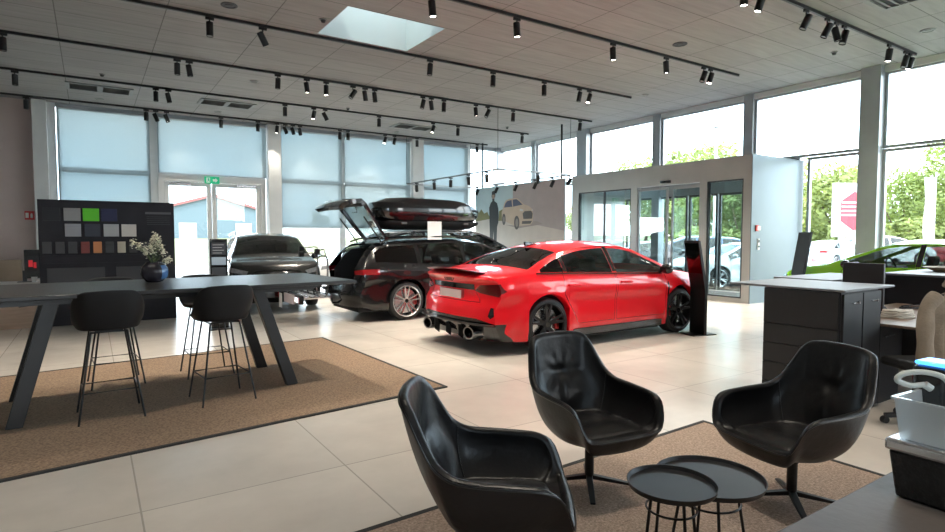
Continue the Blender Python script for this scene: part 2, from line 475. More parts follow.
# --- entrance vestibule: front plane x = 12.5, y 7.43..13.27, height 3.4
VX, Vy0, Vy1, VH = 12.5, 7.43, 13.27, 3.4
op = [(7.62, 8.56, .1), (8.76, 10.7, .02), (10.92, 12.98, .1)]
vt = 2.87
vm = MB()
vm.box(VX, VX + .16, Vy0, Vy1, vt, VH)
for a, b in ((Vy0, 7.62), (8.56, 8.76), (10.7, 10.92), (12.98, Vy1)): vm.box(VX, VX + .16, a, b, 0, vt)
vm.box(VX, VX + .16, 7.62, 8.56, 0, .1).box(VX, VX + .16, 10.92, 12.98, 0, .1)
vm.box(VX + .16, XR - .06, Vy1 - .14, Vy1, 0, VH)
vm.box(VX + .16, XR - .06, Vy0, Vy1, VH - .1, VH)
struct('wall_entrance', vm, satin, smooth=False)
struct('wall_entrance_side', MB().box(VX + .002, XR - .06, Vy0 - .02, Vy0 + .12, 0, VH + .005), mat('satin side panel', (0.17, 0.215, 0.235), .35, .3, .04, 1.5), smooth=False)
darkf = mat('dark door frame', (0.05, 0.055, 0.06), .35, .3, .1, 4)
for a, b, z in ((7.62, 8.56, .1), (10.92, 12.98, .1)):
    mb = MB(); frame_x(mb, a, b, z, vt, .035, .08, VX + .06)
    if b > 12: mb.box(VX + .03, VX + .09, 11.93, 11.97, z, vt)
    w = struct('window_%d' % wn, mb, darkf, smooth=False); wn += 1
    obj('window_pane', MB().box(VX + .055, VX + .065, a + .035, b - .035, z + .035, vt - .035), clear2, w, smooth=False)
for a, b, xo in ((9.72, 10.70, .05), (8.62, 9.66, .13)):   # sliding leaves: left closed side, right slid open
    mb = MB(); frame_x(mb, a, b, .02, vt - .06, .05, .05, VX + xo)
    d = struct('door_%d' % dn, mb, alu if a > 9 else alu, smooth=False); dn += 1
    obj('door_glass', MB().box(VX + xo - .006, VX + xo + .006, a + .05, b - .05, .07, vt - .11), clear2, d, smooth=False)
# outer sliding doors at the facade
for a, b in ((7.55, 8.7), (8.75, 9.72), (9.76, 10.7), (10.75, 11.9), (11.95, 13.1)):
    mb = MB(); frame_x(mb, a, b, .02, 2.75, .06, .06, XR)
    d = struct('door_%d' % dn, mb, darkf, smooth=False); dn += 1
    obj('door_glass', MB().box(XR - .006, XR + .006, a + .06, b - .06, .08, 2.69), clear, d, smooth=False)
struct('trim_11', MB().box(XR - .1, XR + .1, 7.5, 13.15, 2.75, 3.5), alu, smooth=False)
tag(obj('door_mat', MB().box(12.75, 14.6, 7.7, 13.0, 0.0, .012), mat('mat fibre', (0.05, 0.06, 0.075), .95, 0, .3, 60)), 'dark entrance mat on the floor inside the glass vestibule', 'mat')
s_ = thing('door_sensor', 'small black motion sensor above the sliding entrance doors', 'sensor', (VX - .04, 9.76, 2.95))
obj('sensor_housing', MB().box(0, .04, -.16, .16, -.035, .035), black_gl, s_, bevel=.008)
obj('sensor_lens', MB().box(-.006, 0, -.06, .06, -.02, .015), dglass, s_, smooth=False)

# fire alarm call point and switches on the vestibule side panel
t = thing('fire_alarm_button', 'small red and white fire alarm call point on the vestibule side wall', 'fire alarm', (12.72, Vy0 - .045, 1.73))
obj('alarm_box', MB().box(-.06, .06, 0, .025, -.07, .07), mat('alarm red', (.55, .03, .02), .4), t, bevel=.006)
obj('button_plate', MB().box(.0, .13, -.004, .01, -.05, .05), mat('white plastic', (.75, .75, .73), .4), t, bevel=.003)
t = thing('light_switch', 'white wall switches with a dark key lock below the fire alarm', 'switch', (12.8, Vy0 - .035, 1.35))
obj('switch_plate', MB().box(-.04, .04, 0, .015, -.12, .14), MATS['white plastic'], t, bevel=.004)
obj('rocker', MB().box(-.025, .025, -.01, 0, .05, .11), darkf, t, smooth=False)
obj('key_lock', MB().cyl((0, 0, -.04), (0, -.02, -.04), .022, 12), darkf, t)
# ------------------------------------------------------------------ outside
grass_m = mat('lawn', (0.125, 0.14, 0.06), .95, 0, .3, .6)
asphalt = mat('paving', (0.19, 0.19, 0.19), .9, 0, .12, .8)
g = MB().box(-160, 200, -60, 34, -.35, -.06)
tag(obj('pavement', g, asphalt, smooth=False), 'pale grey paved car park around the showroom', 'pavement', kind='structure')
g = MB().grid([[(-160, 34, -.05), (200, 34, -.05)], [(-160, 60, .25), (200, 60, .25)], [(-160, 150, 1.6), (200, 150, 1.6)], [(-160, 320, 2.2), (200, 320, 2.2)]])
tag(obj('lawn', g, grass_m, smooth=False), 'sunlit yellow green grass field behind the showroom', 'grass', kind='stuff')
g = MB().box(44, 200, -60, 33.5, -.06, 0.0)
tag(obj('grass_verge', g, grass_m, smooth=False), 'grass verge under the trees beyond the car park', 'grass', kind='stuff')

t = thing('industrial_building', 'far pale blue hall with red roof edge seen through the double door', 'building', (19.5, 118, 1.0))
hw = 8.8
obj('wall', MB().xprism([(-hw, 0), (hw, 0), (hw, 5.4), (0, 8.0), (-hw, 5.4)], 0, 30), mat('hall cladding', (.085, .125, .15), .6, 0, .05, 1, stretch=(8, 8, .2)), t, smooth=False)
obj('roof', MB().xprism([(-hw - .6, 5.2), (0, 7.95), (hw + .6, 5.2), (hw + .6, 5.7), (0, 8.5), (-hw - .6, 5.7)], -.5, 30.5), mat('roof edge red', (.20, .07, .07), .6), t, smooth=False)
for x in (-6, 3.8):
    obj('gate', MB().box(x, x + 3.0, -.08, .05, 0, 3.0), mat('gate white', (.32, .33, .34), .6), t, smooth=False)
t = thing('warehouse', 'low pale building far across the field right of the door', 'building', (45, 125, 1.2))
obj('wall', MB().box(-16, 30, 0, 14, 0, 2.6), mat('far wall', (.55, .58, .6), .7), t, smooth=False)
obj('roof', MB().box(-16.5, 30.5, -.5, 14.5, 2.6, 3.0), mat('far roof', (.3, .4, .5), .7), t, smooth=False)

# trees
def leaf_blob(rad, n, seed, size, kx=1.0, kz=1.1):
    rnd = random.Random(seed); mb = MB(); blobs = []
    for i in range(13):
        a = rnd.uniform(0, 2 * PI); q = rnd.uniform(.15, .75) * rad; zz = rnd.uniform(-.65, .75) * rad * kz
        q *= math.sqrt(max(.1, 1 - (zz / rad / kz) ** 2))
        blobs.append((Vector((q * math.cos(a) * kx, q * math.sin(a), zz)), rad * rnd.uniform(.28, .48)))
    for i in range(n):
        c, r = rnd.choice(blobs)
        d = Vector((rnd.gauss(0, 1), rnd.gauss(0, 1), rnd.gauss(0, 1))).normalized()
        p = c + d * r * rnd.uniform(.6, 1.05)
        u = Vector((rnd.gauss(0, 1), rnd.gauss(0, 1), rnd.gauss(0, .6))).normalized(); w = u.cross(d)
        if w.length < .1: continue
        w.normalize(); s = size * rnd.uniform(.6, 1.3)
        mb.add([p - u * s, p - w * s * .5, p + u * s, p + w * s * .5], [(0, 1, 2, 3)])
    return mb
leaf_ms = []
for i, cc in enumerate([(.20, .26, .09), (.24, .29, .11), (.14, .20, .07)]):
    m = mat('leaf %d' % i, cc, .7, 0, .35, .7)
    b = m.node_tree.nodes['Principled BSDF']; b.inputs['Subsurface Weight'].default_value = 0
    n = m.node_tree; tl = n.nodes.new('ShaderNodeBsdfTranslucent'); tl.inputs['Color'].default_value = (cc[0] * 1.6, cc[1] * 1.5, cc[2], 1)
    mx = n.nodes.new('ShaderNodeMixShader'); mx.inputs['Fac'].default_value = .4
    o = [q for q in n.nodes if q.type == 'OUTPUT_MATERIAL'][0]
    n.links.new(b.outputs[0], mx.inputs[1]); n.links.new(tl.outputs[0], mx.inputs[2]); n.links.new(mx.outputs[0], o.inputs['Surface'])
    leaf_ms.append(m)
bark = mat('bark', (.12, .085, .06), .9, 0, .3, 4, .4, 12)
def make_tree(seed, rad, trunk, m, n=5200, size=.22):
    t = thing('tree', 'x', 'tree')
    pts = [(0, 0, -.2), (.08, .05, trunk * .5), (-.05, .1, trunk), (0.05, 0, trunk + rad * .9)]
    tm = MB().tube(spline(pts, 4), [.28 - .02 * i for i in range(13)], 8)
    for a in (0.4, 2.3, 4.1):
        tm.tube([(0, 0, trunk * .9), (math.cos(a) * rad * .35, math.sin(a) * rad * .35, trunk + rad * .4), (math.cos(a) * rad * .6, math.sin(a) * rad * .6, trunk + rad * .9)], [.14, .09, .04], 6)
    obj('trunk', tm, bark, t)
    lm = leaf_blob(rad, n, seed, size); lm.v = [(x, y, z + trunk + rad * .75) for x, y, z in lm.v]
    obj('foliage', lm, m, t, smooth=False, fix=False)
    return t
protos = [make_tree(1, 4.2, 2.0, leaf_ms[0]), make_tree(2, 3.4, 1.2, leaf_ms[1]), make_tree(3, 3.8, 1.6, leaf_ms[2])]
def polar(u, dist):   # place along a bearing seen from the entrance corner of the hall
    a = AZ - math.atan((u - 472.5) / F_PX); return dist / math.cos(AZ - a) * math.cos(a), dist / math.cos(AZ - a) * math.sin(a)
tl = [(846, 44, 1, 1.05, 'tall pale tree rising above the white pylon sign'), (808, 52, 1, .8, 'small tree left of the white pylon sign'),
      (902, 50, 0, .78, 'round tree between the window post and the flag banner'), (944, 54, 1, .95, 'tree at the right edge of the photo, right of the banner'),
      (874, 60, 2, .8, 'darker tree directly behind the thick window post'), (925, 66, 2, .8, 'dark tree behind the flag banner'),
      (700, 50, 0, 1.0, 'tree seen through the open leaf of the entrance doors'), (725, 55, 1, 1.05, 'tree seen through the right fixed pane of the entrance'),
      (672, 58, 2, 1.0, 'dark tree seen through the middle of the entrance'), (645, 60, 0, 1.0, 'tree seen dimly behind the left entrance door leaf'),
      (610, 66, 2, 1.0, 'tree behind the left fixed pane of the entrance'), (580, 75, 1, .85, 'tree left of the entrance block'),
      (742, 48, 2, .75, 'low tree at the right jamb of the entrance'), (540, 85, 0, .75, 'far tree above the mural'), (505, 90, 2, .7, 'far tree by the glass corner'),
      (968, 46, 0, 1.0, 'near tree partly outside the right picture edge'), (775, 56, 0, .95, 'tree hidden mostly by the vestibule side wall'),
      (995, 60, 2, 1.1, 'tree far right beyond the picture edge'),
      (318, 150, 2, .8, 'far dark tree across the field behind the long blinds'), (372, 150, 0, .9, 'far tree across the field behind the raised tailgate'), (440, 140, 1, .9, 'far tree across the field near the corner')]
rnd = random.Random(5)
for k, (u, d, i, sc, lb) in enumerate(tl):
    x, y = polar(u, d)
    o = protos[i] if i not in [q[2] for q in tl[:k]] else copy_tree(protos[i])
    o.location = (x, y, 0 if y < 60 else 1.0); o.scale = (sc, sc, sc); o.rotation_euler.z = rnd.uniform(0, 6)
    tag(o, lb, 'tree', 'trees around the car park')
# shrub row below the trees
def make_shrub():
    t = thing('bush', 'x', 'bush')
    lm = leaf_blob(1.3, 1500, 9, .16, 1.2, .8); lm.v = [(x, y, z + .9) for x, y, z in lm.v]
    obj('foliage', lm, leaf_ms[1], t, smooth=False, fix=False)
    obj('stem', MB().tube([(0, 0, 0), (.1, 0, .8)], .05, 6).tube([(0, 0, 0), (-.3, .1, .9)], .04, 6).tube([(0, 0, 0), (.2, -.3, .9)], .04, 6), bark, t)
    return t
sh = make_shrub(); first = True
for k, (u, d, sc, lb) in enumerate([(686, 40, 1.3, 'bright bush behind the open entrance, between the parked cars'), (705, 46, 1.3, 'bush right of the bright bush seen through the entrance'),
                   (815, 46, 1.6, 'bush behind the pale blue car'), (838, 47, 1.7, 'bush under the white pylon sign'), (862, 47, 1.7, 'bush left of the thick window post'),
                   (888, 46, 1.7, 'bush behind the white van, right of the post'), (912, 46, 1.8, 'bush left of the flag banner'), (938, 46, 1.7, 'bush right of the flag banner'), (730, 48, 1.5, 'bush behind the white car seen through the entrance')]):
    o = sh if k == 0 else copy_tree(sh)
    x, y = polar(u, d); o.location = (x, y, 0); o.scale = (sc, sc, sc * .9); o.rotation_euler.z = k
    tag(o, lb, 'bush', 'bushes along the car park')

# pylon sign and flag banner
signw = mat('sign white', (.42, .42, .43), .5)
x, y = polar(850, 28); rz = AZ + R(6)
t = thing('pylon_sign', 'white upright pylon sign with a red hexagon, left of the thick post', 'sign', (x, y, 0), rz)
obj('sign_panel', MB().box(-.12, .12, -.95, .95, 1.5, 4.1), signw, t, bevel=.02)
hx = [(.85 * math.cos(R(a)) * .95, 2.75 + .95 * math.sin(R(a))) for a in (90, 150, 210, 270, 330, 30)]
obj('red_hexagon', MB().xprism([(p + -.05, q) for p, q in hx], -.135, -.121, 'x'), mat('sign hexagon red', (.42, .03, .05), .5), t, smooth=False)
st = MB()
for i in range(4): st.box(-.142, -.136, -.15, .62, 3.12 - i * .2, 3.2 - i * .2)
obj('white_lines', st, signw, t, smooth=False)
obj('post', MB().box(-.08, .08, -.6, -.4, 0, 1.5).box(-.08, .08, .4, .6, 0, 1.5), alu, t, smooth=False)
x, y = polar(928, 34)
t = thing('flag_banner', 'tall narrow white flag banner with small dark marks on a pole', 'flag', (x, y, 0), AZ)
obj('pole', MB().cyl((0, -.3, 0), (0, -.3, 5.3), .04, 8), alu, t)
rows = [[(.05 * math.sin(z * 2.2 + p * 3), -.28 + p * .62, z) for p in (0, .25, .5, .75, 1)] for z in [1.0 + .2 * i for i in range(21)]]
b_ = MB().grid(rows); b_.grid([[(a - .01, b, c) for a, b, c in r] for r in rows])
obj('banner_cloth', b_, signw, t)
obj('banner_marks', MB().box(-.10, -.085, -.1, .15, 3.9, 4.2).box(-.10, -.085, -.1, .15, 3.2, 3.6).box(-.10, -.085, -.1, .15, 2.4, 2.7), mat('mark grey', (.3, .32, .36), .5), t, smooth=False)
for u, d, lb in ((714, 24, 'white lamp post outside, seen through the entrance'), (288, 90, 'slim pole far outside behind the long blind')):
    x, y = polar(u, d)
    t = thing('lamp_post', lb, 'lamp post', (x, y, 0))
    obj('pole', MB().cyl((0, 0, 0), (0, 0, 6), .09, 10, .06), aluw, t); obj('lamp_head', MB().box(-.4, .1, -.1, .1, 6, 6.12), alu, t, bevel=.03)
# ------------------------------------------------------------------ cars
def pch(pts):
    """smooth monotone interpolation through (x, v) points"""
    xs = [p[0] for p in pts]; ys = [p[1] for p in pts]; n = len(xs)
    d = [(ys[i + 1] - ys[i]) / (xs[i + 1] - xs[i]) for i in range(n - 1)]
    m = [d[0]] + [0 if d[i - 1] * d[i] <= 0 else 2 * d[i - 1] * d[i] / (d[i - 1] + d[i]) for i in range(1, n - 1)] + [d[-1]]
    def f(x):
        if x <= xs[0]: return ys[0]
        if x >= xs[-1]: return ys[-1]
        i = 0
        while x > xs[i + 1]: i += 1
        h = xs[i + 1] - xs[i]; t = (x - xs[i]) / h
        return (ys[i] * (2 * t ** 3 - 3 * t * t + 1) + m[i] * h * (t ** 3 - 2 * t * t + t) + ys[i + 1] * (-2 * t ** 3 + 3 * t * t) + m[i + 1] * h * (t ** 3 - t * t))
    return f

def inpoly(p, poly):
    x, y = p; c = False; j = len(poly) - 1
    for i in range(len(poly)):
        xi, yi = poly[i]; xj, yj = poly[j]
        if (yi > y) != (yj > y) and x < (xj - xi) * (y - yi) / (yj - yi) + xi: c = not c
        j = i
    return c

class Car:
    def __init__(s, P):
        s.P = P; s.zt = pch(P['top']); s.zb_ = pch(P['belt']); s.W = P['W'] / 2
        s.xr = P['top'][0][0]; s.xf = P['top'][-1][0]; s.wb = P['wb']; s.wr = P['wr']; s.ra = P.get('ra', s.wr + .045)
        s.z00 = P.get('z0', .2); s.tum = P.get('tumble', .5)
        s.side = pch(P.get('side', [(0, .945), (.12, .975), (.35, .975), (.55, .972), (.74, 1.0), (.88, .992), (1, .955)]))
        s.gr = pch(P['rearprof']); s.gf = pch(P['frontprof'])
        s.bowr = P.get('bowr', .20); s.bowf = P.get('bowf', .34)
    def zb(s, x): return min(s.zb_(x), s.zt(x) - .05)
    def w(s, x):
        a = max(0, (abs(x) - s.wb / 2) / .95)
        return s.W * (1 - .055 * a * a)
    def z0(s, x):
        z = s.z00 + s.P.get('endlift', .06) * max(0, (abs(x) - s.wb / 2 - .45) / .5) ** 2
        for xw in (-s.wb / 2, s.wb / 2):
            d = abs(x - xw)
            if d < s.ra:
                zz = s.wr + math.sqrt(s.ra ** 2 - d * d)
                if d * d < s.ra ** 2 - (s.wr - s.z00) ** 2 + 1e-6: z = max(z, zz)
        return z
    def edge(s, x):
        zt, zb = s.zt(x), s.zb(x); h = zt - zb
        yb = s.w(x) * .955
        we = yb - s.tum * h - .02; crown = .02 + .05 * min(1, h / .35)
        return we, zt - crown
    def yside(s, x, z):
        zb = s.zb(x); t = max(0, min(1, (z - .2) / (zb - .2)))
        y = s.w(x) * s.side(t)
        for xw in (-s.wb / 2, s.wb / 2):
            d = math.hypot(x - xw, z - s.wr)
            y += s.P.get('flare', .02) * math.exp(-((d - s.ra) / .11) ** 2) * (1 - max(0, t - .6) / .4 * .7)
        return y
    def section(s, x):
        z0 = s.z0(x); zb = s.zb(x); zt = s.zt(x); pts = []
        pts.append((s.yside(x, z0) - .10, z0 + .002))
        pts.append((s.yside(x, z0) - .03, z0))
        for k in range(15):
            z = z0 + .015 + (zb - z0 - .015) * (k / 14)
            pts.append((s.yside(x, z), z))
        we, ze = s.edge(x); yb = pts[-1][0]
        for k in range(1, 6):
            t = k / 5; pts.append((yb + (we - yb) * t + .012 * math.sin(PI * t), zb + (ze - zb) * t))
        for k in range(1, 8):
            t = k / 7; pts.append((we * (1 - t), ze + (zt - ze) * (1 - (1 - t) ** 2.2)))
        return pts
    def deform(s, v):
        x, y, z = v
        if x > 0:
            w = max(0, min(1, (x - (s.xf - .55)) / .55)); w = w ** 1.3
            x += w * (s.gf(z) - s.bowf * (abs(y) / s.W) ** 2.6)
        else:
            w = max(0, min(1, ((s.xr + .45) - x) / .45)); w = w ** 1.3
            x += w * (s.gr(z) + s.bowr * (abs(y) / s.W) ** 2.8)
        return (x, y, z)
    def body(s, step=.04):
        xs = set(); n = int((s.xf - s.xr) / step)
        for i in range(n + 1): xs.add(round(s.xr + (s.xf - s.xr) * i / n, 4))
        dd = math.sqrt(max(0.001, s.ra ** 2 - (s.wr - s.z00) ** 2))
        for xw in (-s.wb / 2, s.wb / 2):
            for q in (-dd - .002, -dd + .001, dd - .001, dd + .002, -dd + .012, dd - .012): xs.add(round(xw + q, 4))
        xs = sorted(xs); rows = []
        mb = MB()
        def fullrow(pts, x, k=1.0):
            L = [(x, p[0] * k, p[1]) for p in pts]; Rr = [(x, -p[0] * k, p[1]) for p in pts[:-1]][::-1]
            return [s.deform(q) for q in L + Rr]
        r0 = s.section(xs[0]); r1 = s.section(xs[-1])
        for k in (0.0, .25, .5, .75, .92): rows.append(fullrow(r0, xs[0], k))
        for x in xs: rows.append(fullrow(s.section(x), x))
        for k in (.92, .75, .5, .25, 0.0): rows.append(fullrow(r1, xs[-1], k))
        mb.grid(rows)
        me = bpy.data.meshes.new('t'); me.from_pydata(mb.v, [], mb.f)
        b = bmesh.new(); b.from_mesh(me); bpy.data.meshes.remove(me)
        bmesh.ops.remove_doubles(b, verts=b.verts, dist=1e-5)
        bmesh.ops.recalc_face_normals(b, faces=b.faces)
        # make sure that the roof points up
        f = max(b.faces, key=lambda f: f.calc_center_median().z)
        if f.normal.z < 0: bmesh.ops.reverse_faces(b, faces=b.faces)
        return b

AX = {'side': (0, 2), 'end': (1, 2), 'top': (0, 1)}
def cut(bm, poly, axis, filt, out=True, push=0.0, assign=None):
    """cut an outline out of the body: returns the piece as its own bmesh (or only gives it a material)"""
    i, j = AX[axis]; k = 3 - i - j
    x0 = min(p[0] for p in poly); x1 = max(p[0] for p in poly); y0 = min(p[1] for p in poly); y1 = max(p[1] for p in poly)
    def cand():
        r = []
        for f in bm.faces:
            a = [v.co[i] for v in f.verts]; b = [v.co[j] for v in f.verts]
            if max(a) < x0 or min(a) > x1 or max(b) < y0 or min(b) > y1: continue
            if filt(f.calc_center_median(), f.normal): r.append(f)
        return r
    n = len(poly)
    for e in range(n):
        a, b = poly[e], poly[(e + 1) % n]
        no = [0, 0, 0]; no[i] = b[1] - a[1]; no[j] = -(b[0] - a[0]); co = [0, 0, 0]; co[i] = a[0]; co[j] = a[1]
        if abs(no[i]) + abs(no[j]) < 1e-7: continue
        # only faces near this edge
        ex0, ex1 = min(a[0], b[0]) - .01, max(a[0], b[0]) + .01; ey0, ey1 = min(a[1], b[1]) - .01, max(a[1], b[1]) + .01
        fs = []
        for f in cand():
            aa = [v.co[i] for v in f.verts]; bb = [v.co[j] for v in f.verts]
            if max(aa) < ex0 or min(aa) > ex1 or max(bb) < ey0 or min(bb) > ey1: continue
            fs.append(f)
        if not fs: continue
        g = list({v for f in fs for v in f.verts}) + list({q for f in fs for q in f.edges}) + fs
        bmesh.ops.bisect_plane(bm, geom=g, plane_co=co, plane_no=no, dist=1e-6)
    ins = [f for f in cand() if inpoly((f.calc_center_median()[i], f.calc_center_median()[j]), poly)]
    if assign is not None:
        for f in ins: f.material_index = assign
        return None
    nb = bmesh.new(); vm = {}
    for f in ins:
        for v in f.verts:
            if v not in vm: vm[v] = nb.verts.new(v.co + v.normal * push)
    for f in ins:
        try:
            q = nb.faces.new([vm[v] for v in f.verts]); q.material_index = f.material_index
        except ValueError: pass
    bmesh.ops.delete(bm, geom=ins, context='FACES')
    return nb

def strip(a, b, w):
    d = Vector((b[0] - a[0], b[1] - a[1])).normalized(); n = Vector((-d.y, d.x)) * w / 2
    return [(a[0] + n.x, a[1] + n.y), (b[0] + n.x, b[1] + n.y), (b[0] - n.x, b[1] - n.y), (a[0] - n.x, a[1] - n.y)]

def wheel_parts(car, x, y, sd, r, wd, rimm, style, cal, rr=.76, detail=True):
    """sd = +1 / -1: outward side along y"""
    Mx = Matrix.Rotation(-PI / 2 * sd, 3, 'X'); c = (x, y, r); h = wd / 2
    ri = r * rr
    w = obj('wheel', MB().lathe([(ri, -h + .01), (ri + .012, -h), (r - .02, -h + .012), (r - .004, -h + .035), (r, 0), (r - .004, h - .035), (r - .02, h - .012), (ri + .012, h), (ri, h - .01)], 40, c, Mx, closed=True), rubber, car)
    m = MB().lathe([(ri + .004, h - .002), (ri - .006, h + .004), (ri - .02, h - .012), (ri - .03, -h + .02), (ri - .01, -h)], 40, c, Mx)
    ns = 5
    def P(rad, ang, z): return Vector(c) + Mx @ Vector((rad * math.cos(ang), rad * math.sin(ang), z))
    up = Mx @ Vector((0, 0, 1))
    for k in range(ns):
        a = 2 * PI * k / ns + .3
        if style == 'Y':
            for q in (-.17, .17):
                m.bar(P(.05, a, h - .045), P(ri - .014, a + q, h - .012), .045, .03, up, .026, .02)
        elif style == 'double':
            for q in (-.13, .13):
                m.bar(P(.045, a + q * 2.2, h - .04), P(ri - .014, a + q * 1.35, h - .012), .024, .03, up, .024, .022)
        elif style == 'turbine':
            m.bar(P(.04, a, h - .045), P(ri - .014, a + .12, h - .012), .06, .03, up, .085, .02)
        else:
            for q in (0, .63):
                m.bar(P(.04, a + q, h - .04), P(ri - .014, a + q, h - .012), .04, .03, up, .028, .02)
    m.cyl(P(0, 0, h - .07), P(0, 0, h - .028), .07, 20)
    obj('rim', m, rimm, w, angle=30)
    if detail:
        obj('hub_cap', MB().cyl(P(0, 0, h - .03), P(0, 0, h - .022), .034, 20), black_gl, w)
        obj('brake_disc', MB().cyl(P(0, 0, h - .11), P(0, 0, h - .085), ri - .06, 32), silver, w)
        cb = MB()
        for q in range(5):
            a0 = (0 if sd * x > 0 else 0) + .25 - .12 * q + (PI if x > 0 else 0) * 1
            cb.cbox(P(ri - .085, a0 if sd < 0 else PI - a0, h - .085), .06, .07, .06)
        obj('brake_caliper', cb, cal, w, bevel=.008)
    return w

def seat(car, x, y, m, w=.5, z=.28):
    s_ = MB()
    s_.cbox((x, y, z + .16), .52, w, .16)
    s_.cbox((x - .26, y, z + .46), .16, w, .62, Matrix.Rotation(R(-14), 4, 'Y').to_euler())
    s_.cbox((x - .36, y, z + .84), .10, w * .55, .18, Matrix.Rotation(R(-10), 4, 'Y').to_euler())
    obj('seat', s_, m, car, bevel=.04)

seat_m = mat('seat trim', (.02, .02, .022), .6, 0, .1, 20)
tub_m = mat('underbody black', (.012, .012, .013), .8, 0, .1, 5)
plate_m = mat('number plate blank', (.62, .50, .50), .4, 0, .03, 5)
cal_red = mat('caliper red', (.45, .01, .012), .3, 0, .05, 5)
cal_dk = mat('caliper dark', (.06, .06, .06), .4)

def build_car(P, name, label, cat, loc, rz, paint, group=None):
    """x forward; parts: body, doors, glass, lights, wheels"""
    s = Car(P); car = thing(name, label, cat, loc, rz, group)
    step = P.get('step', .045); b = s.body(step); det = P.get('detail', 2)
    hb = s.zb
    # --- side windows
    cuts = P['dlo']        # list of (x_back, x_front)
    parts = []
    for sg in (1, -1):
        fl = lambda c, n, sg=sg: c.y * sg > .25 and abs(n.y) > .28
        for a, q in cuts:
            N = 7; lo = []; hi = []
            for i in range(N + 1):
                x = a + (q - a) * i / N
                zl = s.zb(x) + .03; we, ze = s.edge(x); zu = ze - .035
                steep = abs(s.zt(x + .05) - s.zt(x - .05)) / .1
                zu -= .035 * steep
                if zu - zl > .015: lo.append((x, zl)); hi.append((x, zu))
            if len(lo) < 2: continue
            parts.append(('side_window', cut(b, lo + hi[::-1], 'side', fl, push=-.006), P.get('wglass', {}).get((a, q), P.get('sglass', cglass))))
    # --- windscreen and rear window
    for nm, (xa, xb), gm in (('windscreen', P['ws'], P.get('fglass', cglass)), ('rear_window', P['rw'], P.get('rglass', dglass))):
        if not xa: continue
        if xa > xb: xa, xb = xb, xa
        L = []
        for i in range(6):
            x = xa + (xb - xa) * i / 5
            L.append((x, s.edge(x)[0] - .045))
        pl = L + [(x, -y) for x, y in L[::-1]]
        zmin = min(s.zb(xa), s.zb(xb)) - .1
        parts.append((nm, cut(b, pl, 'top', lambda c, n: n.z > .05 and c.z > zmin, push=-.006), gm))
    # --- lamps, grilles, lower trim: (name, axis, front?, polygon, material, push)
    for nm, fr, pl, m, push in P.get('ends', []):
        lim = s.xf - .75 if fr else s.xr + .75
        fl = (lambda c, n: c.x > lim and n.x > .06) if fr else (lambda c, n: c.x < lim and n.x < -.06)
        mirror = [[(-y, z) for y, z in pl]] if nm[0] == '*' else []
        for q in [pl] + mirror:
            parts.append((nm.lstrip('*'), cut(b, q, 'end', fl, push=push), m))
    for nm, pl, m, push in P.get('sides', []):
        for sg in (1, -1):
            parts.append((nm, cut(b, pl, 'side', lambda c, n, sg=sg: c.y * sg > .3 and abs(n.y) > .2, push=push), m))
    # --- seams and doors
    if det >= 1:
        for sg in (1, -1):
            fl = lambda c, n, sg=sg: c.y * sg > .25 and abs(n.y) > .2
            for pl in P['doors']:
                cxm = sum(p[0] for p in pl) / len(pl); czm = sum(p[1] for p in pl) / len(pl)
                inner = []
                for p in pl:
                    dx, dz = cxm - p[0], czm - p[1]
                    inner.append((p[0] + (.006 if dx > 0 else -.006), p[1] + (.006 if dz > 0 else -.006)))
                cut(b, pl, 'side', fl, assign=1)
                parts.append(('door', cut(b, inner, 'side', fl), (sg, pl)))
        # bonnet seam
        x0, x1 = P['bonnet']
        for q in (strip((x0, s.w(x0) * .86), (x1, s.w(x1) * .70), .008), strip((x0, -s.w(x0) * .86), (x1, -s.w(x1) * .70), .008), strip((x1, -s.w(x1) * .7), (x1, s.w(x1) * .7), .008)):
            cut(b, q, 'top', lambda c, n: n.z > .3, assign=1)
        for pl in P.get('rearseams', []):
            cut(b, pl, 'end', lambda c, n: c.x < s.xr + .6 and n.x < -.06, assign=1)
    hole = P.get('hatch')
    if hole:
        cut(b, hole, 'end', lambda c, n: c.x < s.xr + 1.1 and n.x < -.04).free()
    obj('body', b, [paint, black_gl], car, angle=30)
    for nm, nb, m in parts:
        if nb is None or len(nb.faces) == 0: continue
        if nm == 'door':
            sg, pl = m
            # a door panel keeps body colour; one stray material slot for the seam
            for f in nb.faces: f.material_index = 0
            d = obj('door', nb, [paint], car, angle=30)
            hx = min(p[0] for p in pl) + .16; hz = P.get('handz', .86)
            y = s.yside(hx, hz) * sg
            obj('handle', MB().bar((hx - .10, y + .012 * sg, hz), (hx + .12, y + .022 * sg, hz - .008), .028, .03).bar((hx - .08, y - .01 * sg, hz), (hx - .08, y + .02 * sg, hz), .03, .025).bar((hx + .1, y - .01 * sg, hz), (hx + .1, y + .02 * sg, hz), .03, .025), paint, d, bevel=.008)
        else:
            obj(nm, nb, m, car, angle=30)
    # --- underbody and arch liners
    ub = MB().box(s.xr + .15, s.xf - .25, -s.W + .30, s.W - .30, .17, .46)
    ub.box(-s.wb / 2 + s.ra + .02, s.wb / 2 - s.ra - .02, -s.W + .1, s.W - .1, s.z00 - .03, .30)
    obj('underbody', ub, tub_m, car, smooth=False)
    al = MB()
    for xw in (-s.wb / 2, s.wb / 2):
        for sg in (1, -1):
            y0, y1 = sg * (s.W - .045), sg * (s.W - .33)
            A = [(xw + (s.ra + .004) * math.cos(a), s.wr + (s.ra + .004) * math.sin(a)) for a in [PI * (i / 16 * 1.24 - .12) for i in range(17)]]
            al.grid([[(p, y0, q) for p, q in A], [(p, y1, q) for p, q in A]])
    obj('wheel_arch_liner', al, tub_m, car)
